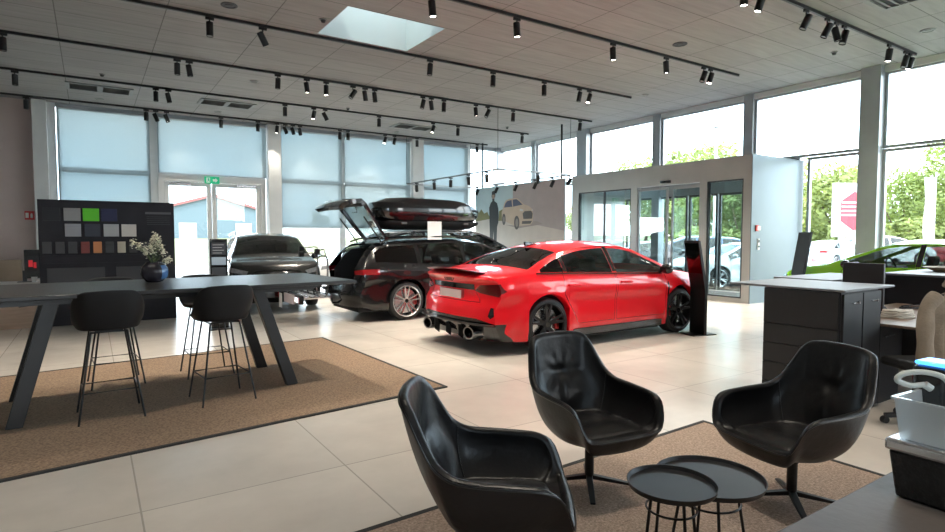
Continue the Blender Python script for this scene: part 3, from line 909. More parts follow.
    # --- cabin
    if det >= 1:
        zf = hb(0)
        obj('dashboard', MB().box(s.P['ws'][1] - .62 if s.P['ws'][1] > s.P['ws'][0] else 0, s.P['ws'][1] - .12, -s.W + .2, s.W - .2, .55, zf + .0), seat_m, car, bevel=.04)
        for x, y in ((.25, .37), (.25, -.37)): seat(car, x, y, seat_m, z=P.get('seatz', .22))
        seat(car, -.62, 0, seat_m, 1.15, z=P.get('seatz', .22))
        xs_ = s.P['ws'][1] - .75
        obj('steering_wheel', MB().tube([(xs_ + .05 * math.cos(a), .37 + .18 * math.sin(a), zf + .0 + .17 * math.cos(a) * .95) for a in [2 * PI * i / 16 for i in range(16)]], .014, 6, True).bar((xs_, .2, zf), (xs_, .54, zf), .03, .03), seat_m, car)
    # --- mirrors
    for sg in (1, -1):
        mx = P['mirror']; y = s.w(mx) * .93 * sg; z = hb(mx) + .05
        o = obj('mirror', MB().sphere((mx, y + .13 * sg, z + .035), 1, 14, 8, (.07, .11, .075)).bar((mx + .02, y - .03 * sg, z - .04), (mx, y + .08 * sg, z), .07, .035), P.get('mirm', paint), car)
    # --- wheels
    for i, xw in enumerate((-s.wb / 2, s.wb / 2)):
        for sg in (1, -1):
            wheel_parts(car, xw, sg * (s.W - P.get('tw', .235) / 2 - .012), sg, s.wr, P.get('tw', .235), P['rim'], P['style'], P.get('cal', cal_dk), P.get('rr', .76), det >= 2)
    return car, s

def rings(parent, c, r, wd, ax='x', m=None):
    mb = MB()
    for k in range(4):
        y = c[1] + (k - 1.5) * r * 1.45
        mb.tube([(c[0], y + r * math.cos(a), c[2] + r * math.sin(a)) for a in [2 * PI * i / 16 for i in range(16)]], wd, 6, True)
    return obj('ring_emblem', mb, m or black_gl, parent)

# ---- red sports sedan
red = mat('red car paint', (.80, .003, .012), .3, 0, .03, 2, coat=.8, spec=.3)
sed_top = [(-2.25, .97), (-2.18, 1.01), (-1.95, 1.035), (-1.66, 1.06), (-1.58, 1.075), (-1.30, 1.20), (-.95, 1.325), (-.6, 1.385), (-.2, 1.412), (.15, 1.405), (.45, 1.36), (.8, 1.22), (1.1, 1.08), (1.28, 1.0), (1.5, .965), (1.85, .90), (2.1, .83), (2.25, .74), (2.30, .68)]
sed_belt = [(-2.3, .90), (-1.9, .97), (-1.5, .985), (-1.0, .975), (0, .94), (1.0, .905), (1.4, .88), (2.0, .78), (2.3, .62)]
SED = dict(top=sed_top, belt=sed_belt, W=1.86, wb=2.63, wr=.335, rearprof=[(.15, .12), (.3, .02), (.42, -.03), (.6, -.02), (.72, .04), (.9, .03), (.98, -.03), (1.1, 0)],
           frontprof=[(.15, -.05), (.3, .03), (.5, .03), (.62, 0), (.75, -.06)], dlo=[(-1.42, -1.03), (-.97, -.12), (-.04, 1.0)], ws=(.42, 1.2), rw=(-.98, -1.56),
           doors=[[(-1.06, .99), (-1.06, .72), (-.86, .42), (-.80, .32), (-.10, .32), (-.085, 1.0), (-.085, 1.33), (-.6, 1.315), (-.95, 1.23)],
                  [(-.065, 1.33), (-.065, .32), (.92, .32), (.95, .45), (.98, .88), (.95, .99), (.5, 1.24), (.3, 1.31)]],
           bonnet=(1.35, 2.18), mirror=.88, z0=.155, endlift=.03, rim=None, style='Y', flare=.035, step=.045)
red_P = dict(SED); red_P.update(rim=mat('dark alloy', (.02, .02, .022), .3, .6, .05, 5), cal=cal_red, mirm=black_gl, handz=.84,
    sglass=dglass, wglass={(-.04, 1.0): cglass}, rr=.80, wr=.345, ra=.385,
    ends=[('*tail_lamp', False, [(.50, .80), (.60, .87), (.86, .89), (.895, .80), (.86, .735), (.60, .77)], lensd, .004),
          ('lamp_bar', False, [(-.50, .805), (-.50, .875), (.50, .875), (.50, .805)], black_gl, -.004),
          ('diffuser', False, [(-.86, .10), (-.88, .40), (-.6, .46), (.6, .46), (.88, .40), (.86, .10)], black_gl, 0),
          ('*side_vent', False, [(.80, .47), (.765, .50), (.80, .61), (.835, .60), (.845, .50)], black_gl, 0),
          ('grille', True, [(-.48, .30), (-.52, .52), (-.40, .66), (.40, .66), (.52, .52), (.48, .30)], black_gl, -.01),
          ('*head_lamp', True, [(.52, .60), (.50, .70), (.85, .78), (.90, .68)], lensw, .004),
          ('*air_intake', True, [(.56, .28), (.58, .50), (.82, .54), (.84, .30)], black_gl, -.01)],
    sides=[('pillar_trim', [(-.115, .985), (-.115, 1.325), (-.045, 1.325), (-.045, .985)], black_gl, .002), ('pillar_trim', [(-1.027, 1.01), (-1.027, 1.19), (-.973, 1.21), (-.973, 1.01)], black_gl, .002), ('side_skirt', [(-.88, .15), (-.90, .255), (.88, .255), (.90, .15)], black_gl, .01),
           ('fender_vent', [(.985, .42), (1.0, .80), (1.03, .80), (1.02, .40)], black_gl, -.006)],
    rearseams=[strip((-.62, .66), (.62, .66), .007), strip((-.62, .66), (-.52, .78), .007), strip((.62, .66), (.52, .78), .007)])
RX, RY = 6.45, 6.765
car, s = build_car(red_P, 'sports_sedan', 'glossy red sports sedan seen from its rear corner in the middle of the showroom', 'car', (RX, RY, 0), R(0), red)
car.scale = (1.05, 1.05, 1.05)
# lip spoiler
rows = []
for i in range(17):
    y = -.60 + 1.2 * i / 16; e = -(s.bowr) * 0 + s.bowr * (abs(y) / s.W) ** 2.8
    zz = 1.035 - .03 * (abs(y) / .6) ** 2
    rows.append([(-2.30 + e, y, zz + .035), (-2.12 + e * .5, y, zz + .012), (-2.10 + e * .5, y, zz - .012), (-2.27 + e, y, zz + .012)])
sp = MB().grid(rows, True); 
obj('spoiler', sp, mat('carbon weave', (.035, .033, .033), .3, 0, .5, 120, coat=1), car)
zp = .80
xp = s.deform((s.xr, 0, zp))[0]
obj('number_plate', MB().box(xp - .014, xp - .004, -.10, .42, .675, .785, mi=0), plate_m, car, smooth=False, bevel=.003).location = (0, -.16, 0)
obj('plate_recess', MB().box(xp - .002, xp + .03, -.30, .30, .66, .80), mat('red recess', (.30, .004, .008), .4, 0, .02, 3, coat=.5), car, bevel=.01)
rings(car, (xp - .03, 0, .935), .034, .0055)
tx = bpy.data.curves.new('badge', 'FONT'); tx.body = 'RS 3'; tx.size = .075; tx.extrude = .003
to = bpy.data.objects.new('badge', tx); C.objects.link(to)
dg = bpy.context.evaluated_depsgraph_get(); me = bpy.data.meshes.new_from_object(to.evaluated_get(dg)); bpy.data.objects.remove(to)
bd = bpy.data.objects.new('model_badge', me); C.objects.link(bd); me.materials.append(silver)
bd.parent = car; bd.location = (xp + .018, .44 + .17, .80); bd.rotation_euler = (PI / 2, 0, -PI / 2 - R(8))
for sg in (1, -1):
    ex = obj('exhaust_pipe', MB().lathe([(.085, 0), (.085, .2), (.068, .2), (.066, .02), (.0001, .02)], 24, (0, 0, 0), Matrix.Rotation(-PI / 2, 3, 'Y')), mat('dark chrome', (.25, .25, .26), .15, 1.0, .05, 5), car)
    ex.location = (-2.08, .52 * sg, .275); ex.scale = (1, 1.4, .95)
for y in (-.30, 0, .30): obj('diffuser_fin', MB().xprism([(-2.22, .17), (-2.285, .22), (-2.29, .36), (-2.20, .36)], y - .009, y + .009), matte_b, car, smooth=False)
obj('diffuser_blade', MB().grid([[(-2.28 + .16 * (abs(y) / .93) ** 2.8 + dx, y, z) for y in [-.9 + .12 * k for k in range(16)]] for dx, z in ((0, .405), (-.05, .40), (-.05, .385), (0, .38), (0, .405))]), mat('carbon weave', (0, 0, 0)), car)
fn = MB().xprism([(-.12, 0), (.10, -.0), (-.06, .06), (-.12, .07)], -.018, .018)
f_ = obj('antenna_fin', fn, black_gl, car, bevel=.006); f_.location = (-.86, 0, 1.345); f_.rotation_euler = (0, R(-10), 0)
# thin black trim along the side windows
for sg in (1, -1):
    pts = [(x, (s.w(x) * .955 + .003) * sg, s.zb(x) + .018) for x in [-1.5 + .1 * i for i in range(25)]]
    obj('window_trim', MB().tube(pts, .011, 6), black_gl, car)

# ---- black estate with open tailgate
blk = mat('black car paint', (.006, .006, .007), .22, 0, .05, 2, coat=1.0)
est_top = [(-2.45, .98), (-2.40, 1.03), (-2.27, 1.17), (-2.08, 1.35), (-1.95, 1.43), (-1.7, 1.465), (-1.0, 1.50), (-.3, 1.515), (.1, 1.50), (.45, 1.44), (.8, 1.30), (1.15, 1.13), (1.35, 1.035), (1.6, .99), (2.0, .92), (2.25, .84), (2.40, .72)]
est_belt = [(-2.5, .94), (-2.0, 1.05), (-1.0, 1.0), (0, .965), (1.0, .93), (1.5, .91), (2.1, .80), (2.4, .64)]
EST = dict(top=est_top, belt=est_belt, W=1.88, wb=2.92, wr=.355, ra=.40, rearprof=[(.15, .10), (.3, 0), (.5, -.04), (.7, .02), (.95, .0), (1.1, 0)],
           frontprof=[(.15, -.05), (.3, .03), (.5, .03), (.62, 0), (.75, -.06)], dlo=[(-2.05, -1.22), (-1.14, -.2), (-.12, 1.08)], ws=(.42, 1.28), rw=(-2.0, -2.36),
           doors=[[(-1.18, 1.02), (-1.18, .78), (-.98, .45), (-.93, .32), (-.17, .32), (-.155, 1.0), (-.155, 1.42), (-1.14, 1.40)],
                  [(-.135, 1.42), (-.135, .32), (.97, .32), (1.0, .45), (1.05, .90), (1.02, 1.01), (.5, 1.33), (.3, 1.41)]],
           bonnet=(1.42, 2.28), mirror=.93, rim=silver, style='double', tumble=.40, flare=.02, handz=.88, rr=.80)
wag_P = dict(EST); wag_P.update(cal=cal_red, rw=(None, None), sglass=dglass, wglass={(-.12, 1.08): cglass, (-1.14, -.2): cglass}, mirm=black_gl,
    hatch=[(-.60, .70), (-.66, 1.0), (-.50, 1.40), (.50, 1.40), (.66, 1.0), (.60, .70)],
    ends=[('*tail_lamp', False, [(.665, .86), (.66, .93), (.99, .97), (1.0, .90), (.98, .86)], lensr, .004),
          ('diffuser', False, [(-.99, .10), (-.99, .34), (-.6, .40), (.6, .40), (.99, .34), (.99, .10)], black_gl, -.006),
          ('grille', True, [(-.48, .30), (-.52, .55), (-.42, .70), (.42, .70), (.52, .55), (.48, .30)], black_gl, -.01),
          ('*head_lamp', True, [(.54, .63), (.52, .73), (.85, .80), (.90, .70)], lensw, .004)],
    sides=[('pillar_trim', [(-1.215, 1.05), (-1.215, 1.41), (-1.145, 1.415), (-1.145, 1.05)], black_gl, .002), ('pillar_trim', [(-.195, 1.02), (-.195, 1.42), (-.125, 1.42), (-.125, 1.02)], black_gl, .002), ('side_skirt', [(-1.0, .15), (-1.02, .25), (1.0, .25), (1.02, .15)], black_gl, .008)])
WX, WY = 6.28, 10.37
wag, s = build_car(wag_P, 'estate_car', 'black estate car with open tailgate parked behind the red sedan', 'car', (WX, WY, 0), R(0), blk)
car = wag
ic = MB()   # boot interior
bp_ = [(-2.28, .62), (-2.26, .92), (-2.05, 1.18), (-1.9, 1.30), (-1.0, 1.32), (-1.0, .62)]
ic.box(-2.30, -.95, -.62, .62, .62, .66).xprism(bp_, -.66, -.61).xprism(bp_, .61, .66).box(-1.0, -.95, -.6, .6, .62, 1.05)
obj('boot_lining', ic, seat_m, car, smooth=False)
for sg in (1, -1):
    pts = [(x, (s.edge(x)[0] + .02) * sg, s.zt(x) + .03 - (.035 if k in (0, 12) else 0)) for k, x in enumerate([-1.9 + 2.2 * i / 12 for i in range(13)])]
    obj('roof_rail', MB().tube(pts, .017, 8), black_gl, car)
# raised tailgate: hinge line at the roof's end
tg = MB(); HX, HZ = -1.64, 1.48
prof = [(0, 0, .54), (-.18, .22, .58), (-.38, .50, .63), (-.50, .66, .68), (-.60, .74, .70), (-.80, .72, .70), (-.97, .64, .67), (-1.01, .58, .64)]
th = .085
def tgp(k, t, off):
    px, pz, hw = prof[k]; a = prof[max(0, k - 1)]; b = prof[min(len(prof) - 1, k + 1)]
    d = Vector((b[0] - a[0], b[1] - a[1])).normalized(); n = Vector((-d.y, d.x))   # inward (towards the ground side)
    bulge = .05 * (1 - t * t)
    return (HX + px + n.x * (off - bulge * .6), t * hw, HZ + pz + n.y * (off - bulge * .6))
T = [-1, -.86, -.6, -.3, 0, .3, .6, .86, 1]
def skin(k0, k1, off, t0=0, t1=8): return [[tgp(k, T[i], off) for i in range(t0, t1 + 1)] for k in range(k0, k1 + 1)]
lower = MB().grid(skin(3, 7, 0)).grid(skin(3, 7, th)[::-1])
lower.grid([[tgp(k, -1, 0) for k in range(3, 8)], [tgp(k, -1, th) for k in range(3, 8)]]).grid([[tgp(k, 1, 0) for k in range(3, 8)], [tgp(k, 1, th) for k in range(3, 8)]])
lower.grid([[tgp(7, t, 0) for t in T], [tgp(7, t, th) for t in T]]).grid([[tgp(3, t, 0) for t in T], [tgp(3, t, th) for t in T]])
# frame beside and above the window
for a, b_ in ((0, 1), (7, 8)):
    lower.grid(skin(0, 3, 0, a, b_)); lower.grid(skin(0, 3, th * .6, a, b_)); lower.grid([[tgp(k, T[a if a else 1], o_) for k in range(0, 4)] for o_ in (0, th * .6)]); lower.grid([[tgp(k, T[0 if a == 0 else 8], o_) for k in range(0, 4)] for o_ in (0, th * .6)])
g0 = obj('tailgate', lower, [blk], car)
obj('tailgate_window', MB().grid(skin(0, 3, .02, 1, 7)), cglass, g0)
obj('tailgate_lining', MB().grid([[tgp(k, T[i] * .93, th + .012) for i in range(9)] for k in range(3, 8)]), mat('grey liner', (.12, .12, .12), .7), g0)
for sg in (-1, 1):
    obj('tail_lamp', MB().grid([[tgp(k, sg * t, -.012) for t in (.45, .6, .75, .9, .99)] for k in (4, 5)]).grid([[tgp(k, sg * t, .0) for t in (.45, .6, .75, .9, .99)] for k in (4, 5)]), lensr, g0)
    obj('gas_strut', MB().cyl((HX - .06, .58 * sg, 1.28), (HX - .52, .60 * sg, HZ + .42), .013, 8), black_gl, car)
obj('rear_wiper', MB().tube([tgp(3, 0, -.02), tgp(2, .25, -.02), tgp(2, .6, -.03)], .009, 6), black_gl, g0)
obj('number_plate', MB().cbox((-2.46, 0, .50), .012, .50, .11), plate_m, car, smooth=False)
obj('tow_bar', MB().tube([(-2.30, 0, .30), (-2.55, 0, .30), (-2.58, 0, .42)], .022, 8), blk, car)

# roof bars and box (rest on the car: own things)
ry = .60
for x, lb in ((-1.15, 'rear black roof bar across the black estate'), (.15, 'front black roof bar across the black estate')):
    t = thing('roof_bar', lb, 'roof bar', (WX + x, WY, 1.575), 0, 'roof bars')
    obj('crossbar', MB().box(-.035, .035, -.64, .64, .035, .065), black_gl, t, bevel=.01)
    for sg in (1, -1): obj('foot', MB().box(-.05, .05, ry * sg - .035, ry * sg + .035, -.03, .04), black_gl, t, bevel=.01)
t = thing('roof_box', 'large glossy black roof box on the black estate', 'roof box', (5.70, WY - .02, 1.645))
def box_shell(z0, z1, zr, grow, n=4, lid=True):
    rows = []; K = 48
    levels = [(0, .90), (.25, .985), (.5, 1.0), (.75, .96), (.92, .80), (1.0, .40), (1.0, .0)] if lid else [(0, 0), (0, .72), (.3, .9), (.7, .985), (1.0, 1.0)]
    for q, sc in levels:
        r = []
        for k in range(K):
            a = 2 * PI * k / K; cx, sy = math.cos(a), math.sin(a)
            x = math.copysign(abs(cx) ** .45, cx); y = math.copysign(abs(sy) ** .5, sy)
            taper = 1 - .18 * max(0, x) ** 2
            X = x * 1.20 * (sc if lid else sc) ; Y = y * .44 * sc * taper
            z = z0 + (z1 - z0) * q + zr * (x * .5 + .5) * (1 - q)
            if lid: z -= .10 * max(0, x) ** 3 * q
            r.append((X, Y, z))
        rows.append(r)
    return MB().grid(rows, True)
lid = obj('lid', box_shell(.20, .67, -.0, 0), blk, t)
obj('box_base', box_shell(.03, .19, 0, 0, lid=False), matte_b, t)
obj('lid_seal', MB().tube([p for p in box_shell(.195, .2, 0, 0).v[:48]], .012, 6, True), black_gl, t)
for x in (-.7, .7): obj('box_lock', MB().box(x - .06, x + .06, -.452, -.425, .13, .17), mat('dark lock', (.1, .1, .1), .4), t, bevel=.006)
t = thing('price_card', 'white paper card hanging on the black estate below the roof box', 'card', (5.53, WY - .70, 1.50), R(4))
obj('paper', MB().box(-.16, .16, -.003, .003, -.02, .33), mat('white paper', (.8, .8, .78), .6, 0, .02, 5), t, smooth=False)
obj('string', MB().tube([(-.02, 0, .33), (0, .05, .38), (.02, 0, .33)], .003, 5), blackm, t)

# towbar bicycle carrier with bicycle parts behind the estate
t = thing('bike_carrier', 'folding bicycle carrier with red lamps on the tow bar of the black estate', 'bicycle carrier', (WX - 2.75, WY - .05, .42))
fr = MB(); 
fr.tube([(.15, 0, .02), (-.25, 0, .05)], .03).tube([(-.05, -.55, .05), (-.05, .55, .05)], .02).tube([(-.5, -.55, .05), (-.5, .55, .05)], .02)
fr.tube([(-.05, -.5, .05), (-.5, -.5, .05)], .018).tube([(-.05, .5, .05), (-.5, .5, .05)], .018)
fr.tube(spline([(-.02, -.28, .05), (-.0, -.28, .6), (0, -.2, .75), (0, .2, .75), (0, .28, .6), (-.02, .28, .05)], 5), .018)
obj('carrier_frame', fr, silver, t)
for x in (-.12, -.32, -.52):
    obj('wheel_tray', MB().xprism([(-.04, 0), (.04, 0), (.05, .04), (.035, .04), (.03, .012), (-.03, .012), (-.035, .04), (-.05, .04)], -.68, .68).add([], []), silver, t, smooth=False).location = (x, 0, .075)
for y in (-.62, .62):
    l = obj('lamp_unit', MB().box(-.66, -.58, y - .13, y + .13, -.02, .12), matte_b, t, bevel=.015)
    obj('red_lens', MB().box(-.672, -.658, y - .12, y + .12, .0, .10), lensr, l, bevel=.005)
obj('paper_tag', MB().box(-.70, -.69, .18, .34, -.16, .10), mat('white tag', (.7, .7, .7), .6), t, smooth=False)
obj('plate_holder', MB().box(-.63, -.60, -.28, .28, -.06, .10), plate_m, t, smooth=False)
for k, (y, z, x2) in enumerate([(-.18, .86, -.14), (.10, .80, -.34), (.22, .9, -.3)]):
    a = obj('clamp_arm', MB().tube(spline([(0, y, .75), (-.03, y, z + .02), (x2, y, z)], 4), .013), silver, t)
    obj('clamp_claw', MB().box(x2 - .06, x2 + .03, y - .035, y + .035, z - .05, z + .04), matte_b, a, bevel=.012)
for k, y in enumerate((-.5, -.16, .2, .5)):
    obj('wheel_strap', MB().tube(spline([(-.12, y, .11), (-.12, y + .03, .22), (-.32, y + .02, .24), (-.32, y, .11)], 4), .012).box(-.16, -.08, y - .03, y + .05, .2, .25), matte_b, t)

# ---- dark grey SUV facing the camera
suv_top = [(-2.25, 1.02), (-2.2, 1.12), (-2.05, 1.34), (-1.85, 1.50), (-1.5, 1.57), (-.7, 1.61), (0, 1.62), (.35, 1.58), (.7, 1.46), (1.0, 1.30), (1.3, 1.13), (1.5, 1.08), (1.85, 1.02), (2.1, .94), (2.25, .80)]
suv_belt = [(-2.3, .98), (-1.8, 1.10), (-1.0, 1.06), (0, 1.03), (1.0, 1.0), (1.5, .98), (2.0, .88), (2.25, .72)]
SUV = dict(top=suv_top, belt=suv_belt, W=1.88, wb=2.68, wr=.365, ra=.41, rearprof=[(.15, .10), (.3, 0), (.5, -.04), (.7, .02), (.95, .0), (1.1, 0)],
           frontprof=[(.15, -.06), (.3, .02), (.5, .03), (.7, .01), (.9, -.05)], dlo=[(-1.85, -1.15), (-1.07, -.2), (-.12, 1.02)], ws=(.40, 1.22), rw=(-1.9, -2.18), z0=.24,
           doors=[[(-1.1, 1.08), (-1.1, .82), (-.92, .48), (-.88, .36), (-.17, .36), (-.155, 1.0), (-.155, 1.50), (-1.06, 1.49)],
                  [(-.135, 1.5), (-.135, .36), (.87, .36), (.92, .5), (.98, .95), (.95, 1.08), (.5, 1.42), (.3, 1.50)]],
           bonnet=(1.38, 2.16), mirror=.88, rim=silver, style='turbine', tumble=.38, flare=.02, handz=.95, seatz=.42, bowf=.26)
grey_p = mat('dark grey car paint', (.022, .023, .024), .25, .3, .05, 2, coat=1)
suvP = dict(SUV); suvP.update(ends=[('grille', True, [(-.46, .42), (-.56, .60), (-.50, .80), (-.40, .85), (.40, .85), (.50, .80), (.56, .60), (.46, .42)], black_gl, -.01),
          ('*head_lamp', True, [(.60, .76), (.56, .83), (.90, .91), (.93, .82)], lensw, .004),
          ('*air_intake', True, [(.62, .36), (.64, .54), (.86, .60), (.88, .36)], black_gl, -.01),
          ('*tail_lamp', False, [(.45, .92), (.45, 1.0), (.95, 1.03), (.97, .92)], lensr, .004)], mirm=grey_p, fglass=dglass)
car, s = build_car(suvP, 'suv', 'dark grey SUV facing forward beyond the high table, left of the bicycle carrier', 'car', (3.48, 14.2, 0), R(-98), grey_p)
gx = s.deform((s.xf, 0, .68))[0]
rings(car, (gx + .02, 0, .74), .055, .009, m=chrome)
gb = MB()
for i in range(7): gb.bar((gx + .004 - .02 * abs(i - 3) / 3, -.45, .46 + i * .05), (gx + .004 - .02 * abs(i - 3) / 3, .45, .46 + i * .05), .012, .012)
obj('grille_bars', gb, silver, car, smooth=False)
for sg in (1, -1):
    obj('roof_rail', MB().tube([(x, (s.edge(x)[0] + .02) * sg, s.zt(x) + (.03 if 0 < k < 10 else -.01)) for k, x in enumerate([-1.7 + 2.0 * i / 10 for i in range(11)])], .016, 8), silver, car)

# ---- dark SUV behind the roof box, white car behind the tailgate
dk = mat('deep blue black paint', (.012, .014, .02), .2, .2, .05, 2, coat=1)
s2 = dict(suvP); s2.update(mirm=dk)
c2, _ = build_car(s2, 'suv', 'dark SUV beyond the black estate, only windscreen and roof showing by the mural', 'car', (7.9, 13.0, 0), R(0), dk)
c2.scale = (1.08, 1.06, 1.09)
whitep = mat('white car paint', (.75, .76, .77), .25, 0, .02, 2, coat=1)
hat = dict(SED); hat.update(rim=silver, sglass=cglass, mirm=whitep, detail=1, step=.07,
    ends=[('*tail_lamp', False, [(.55, .80), (.60, .90), (.95, .92), (1.0, .80)], lensr, .004), ('grille', True, [(-.48, .30), (-.52, .52), (-.40, .64), (.40, .64), (.52, .52), (.48, .30)], black_gl, -.01), ('*head_lamp', True, [(.52, .60), (.50, .70), (.85, .78), (.90, .68)], lensw, .004)])
wh, _ = build_car(hat, 'sedan', 'white car indoors, glimpsed under the raised tailgate of the black estate', 'car', (7.55, 16.2, 0), R(180), whitep)

# ---- green sports car at the right
green = mat('vivid green paint', (.30, .78, .02), .25, 0, .03, 2, coat=1)
gP = dict(red_P); gP.update(sglass=cglass, rglass=cglass, wglass={}, mirm=black_gl, wr=.345)
gc, _ = build_car(gP, 'green_car', 'vivid green sports car behind the reception desk', 'car', (12.05, 3.85, 0), R(90), green)
gc.scale = (1.06, 1.04, 1.06)

# ---- parked cars outside
def outside(proto, u, dist, rz, over, label):
    x, y = polar(u, dist); c = copy_tree(proto, None, over); c.location = (x, y, -.05); c.rotation_euler.z = rz; c.scale = (1, 1, 1)
    tag(c, label, 'car', 'cars parked outside'); return c
sp_ = dict(SUV); sp_.update(detail=1, step=.07, ends=hat['ends'], sglass=dglass, mirm=whitep)
os_, _ = build_car(sp_, 'parked_suv', 'white SUV parked outside, just right of the thick window post', 'car', (*polar(884, 31), -.05), AZ - R(96), whitep, 'cars parked outside')
blue_p = mat('blue car paint', (.03, .07, .17), .25, .2, .03, 2, coat=1)
pale_p = mat('pale blue car paint', (.45, .56, .62), .25, .2, .03, 2, coat=1)
blk2 = mat('anthracite car paint', (.03, .03, .035), .25, .2, .03, 2, coat=1)
redp2 = mat('dull red car paint', (.35, .03, .03), .25, .2, .03, 2, coat=1)
wp = 'white car paint'
outside(wh, 832, 29, AZ - R(60), {wp: pale_p}, 'pale blue sedan parked outside by the white pylon sign')
outside(os_, 690, 24.5, AZ + R(78), {wp: blue_p}, 'dark blue SUV parked outside, seen through the entrance doors')
outside(wh, 741, 18.2, AZ + R(100), {wp: whitep}, 'white sedan outside at the right edge of the entrance glass')
outside(wh, 650, 23, AZ - R(80), {wp: blk2}, 'dark sedan parked outside, seen through the left door leaf of the entrance')
outside(os_, 600, 27, AZ - R(95), {wp: pale_p}, 'pale SUV parked outside, seen through the left fixed entrance pane')
outside(wh, 932, 33, AZ + R(85), {wp: redp2}, 'red sedan parked outside, seen through the windows of the green car')
outside(os_, 858, 36, AZ + R(95), {wp: blk2}, 'dark SUV parked outside mostly hidden by the thick window post')
# ------------------------------------------------------------------ ceiling fittings
TR = {  # y of each track: (x start, x end, name, spots: x, tilt about x, tilt about y, lit)
 5.0: (7.0, 14.25, 'on the short top right ceiling track', [(8.1, 0, 0, 1), (8.52, .2, .2, 1), (9.87, .3, .3, 0), (10.57, .35, .3, 0), (10.89, -.2, -.15, 0), (11.18, .1, .3, 0), (13.0, .1, .05, 1), (13.75, .15, .2, 0), (13.99, .2, .15, 1)]),
 7.9: (-2, 12.65, 'on the track right of the skylight', [(4.49, 0, -.1, 1), (6.14, 0, -.08, 1), (8.48, 0, -.1, 1), (10.06, 0, -.12, 1), (11.33, .1, .35, 0), (11.58, .1, .3, 1)]),
 10.75: (-2.5, 12.25, 'on the track beside the far skylight edge', [(1.78, 0, 0, 0), (2.65, .1, -.5, 0), (6.05, 0, .08, 0), (7.68, 0, .05, 0), (9.19, 0, 0, 0), (10.35, .1, .15, 0), (10.69, 0, .35, 1)]),
 13.65: (-3, 13.7, 'on the third track from the back windows', [(-1.24, 0, 0, 0), (1.61, 0, 0, 0), (1.84, 0, -.15, 0), (3.68, 0, .05, 0), (4.35, 0, -.15, 1), (4.82, 0, 0, 1), (5.5, 0, .6, 0), (5.82, .1, -.2, 1), (6.08, 0, -.1, 0), (7.46, 0, .25, 0), (7.72, .1, -.2, 1), (8.11, 0, .05, 0), (9.16, 0, -.1, 1), (9.56, 0, .5, 0), (10.48, 0, .08, 0), (13.18, 0, .1, 0)]),
 16.6: (-3.2, 13.45, 'on the second track from the back windows', [(-1.32, 0, 0, 0), (1.46, 0, 0, 0), (1.74, 0, -.2, 0), (4.66, 0, 0, 0), (5.48, 0, .2, 1), (5.82, 0, -.5, 0), (7.53, 0, 0, 0), (9.45, 0, .3, 1), (10.41, 0, .05, 0), (13.16, 0, .1, 0)]),
 19.5: (-3.4, 13.65, 'on the track closest to the back windows', [(-1.34, 0, 0, 0), (1.45, 0, 0, 0), (1.70, 0, -.4, 0), (1.98, 0, -.35, 1), (3.49, 0, 0, 0), (4.6, 0, 0, 0), (5.2, 0, .1, 1), (5.48, 0, -.4, 0), (5.72, 0, -.3, 0), (5.96, 0, -.25, 1), (7.36, 0, 0, 0), (7.66, 0, 0, 0), (9.08, 0, .3, 1), (9.46, 0, .2, 0), (10.4, 0, 0, 0), (13.14, 0, 0, 0)])}
ORD = ['first', 'second', 'third', 'fourth', 'fifth', 'sixth', 'seventh', 'eighth', 'ninth', 'tenth', 'eleventh', 'twelfth', 'thirteenth', 'fourteenth', 'fifteenth', 'sixteenth']
lens_on = mat('lamp lens lit', (1.0, .93, .82), .4, emit=14)
lens_off = mat('lamp lens', (.35, .35, .34), .15)
def spot_proto(lit, hang=.0):
    t = thing('track_spotlight', 'x', 'spotlight')
    obj('adapter', MB().box(-.07, .07, -.018, .018, -.045, 0), blackm, t, bevel=.004)
    obj('stem', MB().cyl((0, 0, -.10), (0, 0, -.04), .012, 8), blackm, t)
    b = obj('lamp_body', MB().lathe([(.0001, .12), (.052, .12), (.058, .114), (.058, -.12), (.05, -.12), (.048, -.10)], 20), blackm, t)
    l = obj('lens', MB().lathe([(.0001, -.108), (.049, -.108)], 20), lens_on if lit else lens_off, b)
    b.location = (0, 0, -.20)
    return t
pr = {}
spot_d = bpy.data.lights.new('spotlight', 'SPOT'); spot_d.energy = SPOT_W; spot_d.spot_size = R(75); spot_d.spot_blend = .6; spot_d.color = (1, .90, .76); spot_d.shadow_soft_size = .05
spot_near = spot_d.copy(); spot_near.energy = SPOT_W * .19
spot_mid = spot_d.copy(); spot_mid.energy = SPOT_W * .55
def put_spot(x, y, z, tx, ty, lit, label, group, lamp=True):
    if lit not in pr: t = pr[lit] = spot_proto(lit)
    else: t = copy_tree(pr[lit])
    t.location = (x, y, z); tag(t, label, 'spotlight', group)
    for ch in t.children:
        if ch.type == 'MESH' and ch.name.startswith('lamp_body'):
            ch.rotation_euler = (tx, ty, 0)
            if lit and lamp:
                o = bpy.data.objects.new('spotlight_beam', spot_mid if y == 5.0 and 2.5 < x < 6 else spot_near if y < 6 or y > 19 else spot_d); C.objects.link(o); o.parent = ch; o.location = (0, 0, -.125)
    return t
for y, (a, b, nm, sp) in TR.items():
    tag(obj('lighting_track', MB().box(a, b, y - .02, y + .02, HC - .05, HC - .012).box(a, b, y - .027, y + .027, HC - .012, HC - .001), blackm, smooth=False),
        {5.0: 'short black lighting track at the top right corner of the ceiling', 7.9: 'black lighting track starting above the picture and ending near the entrance', 10.75: 'black lighting track passing along the far edge of the skylight',
         13.65: 'black lighting track third from the back windows', 16.6: 'black lighting track second from the back windows', 19.5: 'black lighting track closest to the back windows'}[y], 'lighting track', 'ceiling lighting tracks')
    for k, (x, tx, ty, lit) in enumerate(sp):
        put_spot(x, y, HC - .05, tx, ty, lit, 'added unseen spotlight, %s from the left %s' % (ORD[k], nm), 'ceiling track spotlights')
